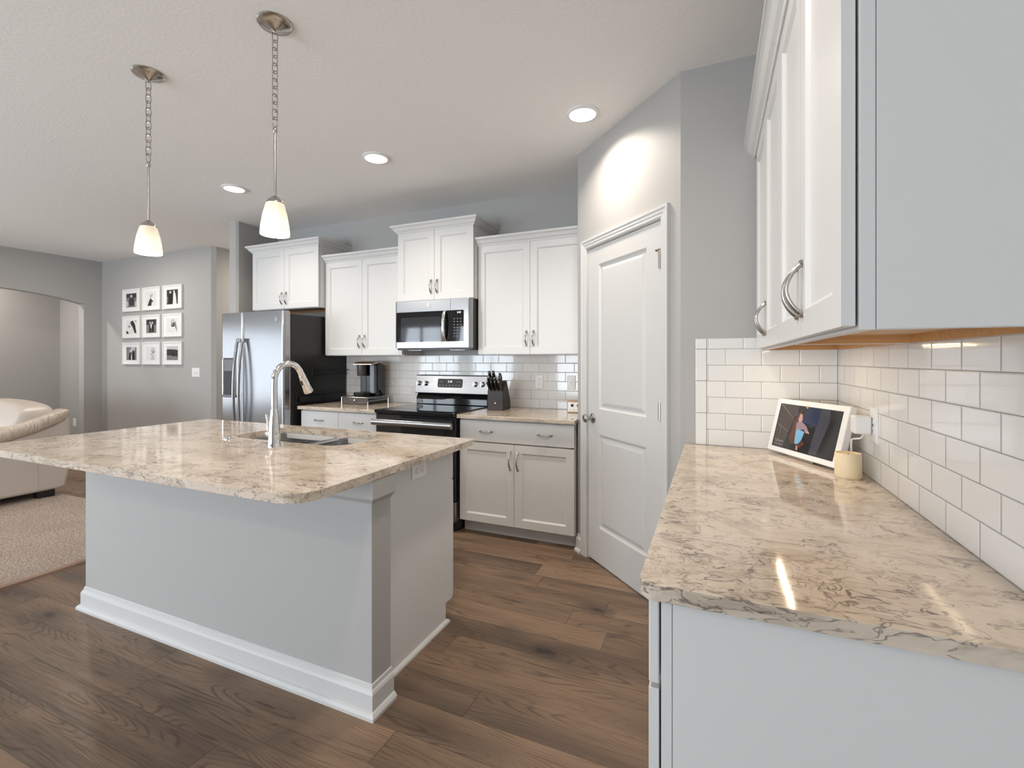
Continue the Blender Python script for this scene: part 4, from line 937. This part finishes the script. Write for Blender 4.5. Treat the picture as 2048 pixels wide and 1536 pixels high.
what = {(0, 0): 'a hugging couple under dark trees', (0, 1): 'a lone dark-coated figure on pale ground', (0, 2): 'a dark suit beside a white dress', (1, 0): 'a tilted dark figure bending over a pale one', (1, 1): 'a couple under dark trees, centre of the grid', (1, 2): 'a pale face with a dark patch', (2, 0): 'two people in dark clothes side by side', (2, 1): 'a very pale face, the lightest print', (2, 2): 'a dark hill under a light sky'}
for i, (z0, z1) in enumerate(rows):
    for j, (x0, x1) in enumerate(cols):
        t = thing('picture_frame', 'white framed photo of '+what[(i, j)], 'picture', ((x0+x1)/2, 3.9, (z0+z1)/2), 0, 'nine white picture frames on the grey wall')
        y1 = 3.8995; y0 = 3.872
        g = G(); g.rings([[(x0, y1, z0), (x1, y1, z0), (x1, y1, z1), (x0, y1, z1)]] + [[(x0+a, y, z0+a), (x1-a, y, z0+a), (x1-a, y, z1-a), (x0+a, y, z1-a)] for a, y in ((0, y0), (.016, y0), (.017, y0+.008))]); g.build('frame', M['white_plastic'], t)
        ix0, ix1, iz0, iz1 = x0+.085, x1-.085, z0+.058, z1-.062; g = G()
        for l, (mi, pts) in enumerate(A[(i, j)]):
            g.k = mi; n = len(pts); g.add([(ix0+(ix1-ix0)*min(max(px, 0), 1), y0+.0076-.0003*l, iz0+(iz1-iz0)*min(max(pz, 0), 1)) for px, pz in pts], [list(range(n))])
        g.build('photo_print', gp, t)

# ------------------------------------------------------------------ sofa
t = thing('sofa', 'cream leather sofa with padded arm standing on the carpet behind the island', 'sofa', (-7.0, 2.0, 0))
def soft_box(name, x0, x1, y0, y1, z0, z1, m, r=.06, sub=2, fn=None):
    nx, ny, nz = 8, 8, 5; g = G(); bmv = {}
    # superellipsoid-like cushion built from a cube grid
    pts = []
    def P(i, j, k): return (i/nx*2-1, j/ny*2-1, k/nz*2-1)
    idx = {}; vs = []; fs = []
    def vid(i, j, k):
        if (i, j, k) not in idx:
            a, b, c = P(i, j, k); hx, hy, hz = (x1-x0)/2, (y1-y0)/2, (z1-z0)/2
            p = Vector((a*hx, b*hy, c*hz)); q = Vector((max(-hx+r, min(hx-r, p.x)), max(-hy+r, min(hy-r, p.y)), max(-hz+r, min(hz-r, p.z))))
            d = p-q
            if d.length > 1e-6: p = q+d.normalized()*r
            p += Vector(((x0+x1)/2, (y0+y1)/2, (z0+z1)/2))
            if fn: p = fn(p, a, b, c)
            idx[(i, j, k)] = len(vs); vs.append(p)
        return idx[(i, j, k)]
    for i in range(nx):
        for j in range(ny):
            fs.append((vid(i, j, 0), vid(i, j+1, 0), vid(i+1, j+1, 0), vid(i+1, j, 0))); fs.append((vid(i, j, nz), vid(i+1, j, nz), vid(i+1, j+1, nz), vid(i, j+1, nz)))
    for i in range(nx):
        for k in range(nz):
            fs.append((vid(i, 0, k), vid(i+1, 0, k), vid(i+1, 0, k+1), vid(i, 0, k+1))); fs.append((vid(i, ny, k), vid(i, ny, k+1), vid(i+1, ny, k+1), vid(i+1, ny, k)))
    for j in range(ny):
        for k in range(nz):
            fs.append((vid(0, j, k), vid(0, j, k+1), vid(0, j+1, k+1), vid(0, j+1, k))); fs.append((vid(nx, j, k), vid(nx, j+1, k), vid(nx, j+1, k+1), vid(nx, j, k+1)))
    g.add(vs, fs); return g.build(name, m, t, subsurf=sub, smooth_all=True)
sxr = -5.86; SY1 = 2.50
g = G(); g.prism([(1.30, .075), (2.49, .075), (2.535, .30), (2.53, .78), (2.40, .80), (1.9, .60), (1.45, .50), (1.30, .42)], 0, sxr-.20, sxr); arm = g.build('arm', M['leather_flat'], t, bevel=.03, seg=4)
G().box(sxr-.0005, sxr+.0015, 2.28, 2.283, .10, .60).build('seam', M['leather'], arm); G().box(sxr-.0005, sxr+.0015, 1.97, 1.973, .10, .54).build('seam', M['leather'], arm)
def armtop(p, a, b, c):
    u_ = max(0, min(1, (p.y-1.28)/1.26)); z = .44+.36*u_**1.25; q = p.copy(); q.z = z+(p.z-.5)*(1+.12*math.sin(p.y*23)+.05*math.sin(p.y*51)); q.x += .015*math.sin(p.y*17); return q
soft_box('arm_pad', sxr-.25, sxr+.035, 1.28, 2.535, .43, .57, M['leather'], .065, 2, armtop)
G().box(-8.02, sxr-.18, 1.42, 2.48, .08, .36).build('seat_base', M['leather_flat'], t, bevel=.03, seg=3)
def backf(p, a, b, c):
    q = p.copy(); q.y += (p.z-.4)*.24; q.z += .05*(-(p.x+6.9)**2)*(1 if c > 0 else 0)*.5; q.y -= .03*math.sin((p.z-.3)*5); return q
soft_box('back_cushion', -7.98, -6.98, 2.02, 2.36, .36, .925, M['leather_flat'], .10, 2, backf)
soft_box('back_cushion', -6.96, sxr-.03, 2.02, 2.36, .36, .935, M['leather_flat'], .10, 2, lambda p, a, b, c: backf(p, a, b, c)+Vector((0, 0, -.035*max(0, (p.x+6.5)/.6)**2 if c > 0 else 0)))
g = G(); g.prism([(2.30, .10), (2.50, .10), (2.54, .45), (2.56, .80), (2.42, .84), (2.34, .5)], 0, -8.0, sxr-.06); g.build('backrest_shell', M['leather'], t, bevel=.05, seg=4)
for i, (a, b) in enumerate(((-7.98, -6.99), (-6.97, sxr-.21))): soft_box('seat_cushion', a, b, 1.36, 2.14, .34, .50, M['leather_flat'], .07, 2)
G().prism([(1.30, .075), (2.2, .075), (2.3, .55), (1.9, .60), (1.45, .50), (1.30, .42)], 0, -8.18, -8.0).build('arm', M['leather_flat'], t, bevel=.03, seg=4)
for x in (-8.05, sxr-.07):
    for y in (1.42, 2.34): G().prism([(x-.04, y-.05), (x+.04, y-.05), (x+.06, y+.07), (x-.06, y+.07)], 2, .012, .078).build('foot', M['foot'], t)
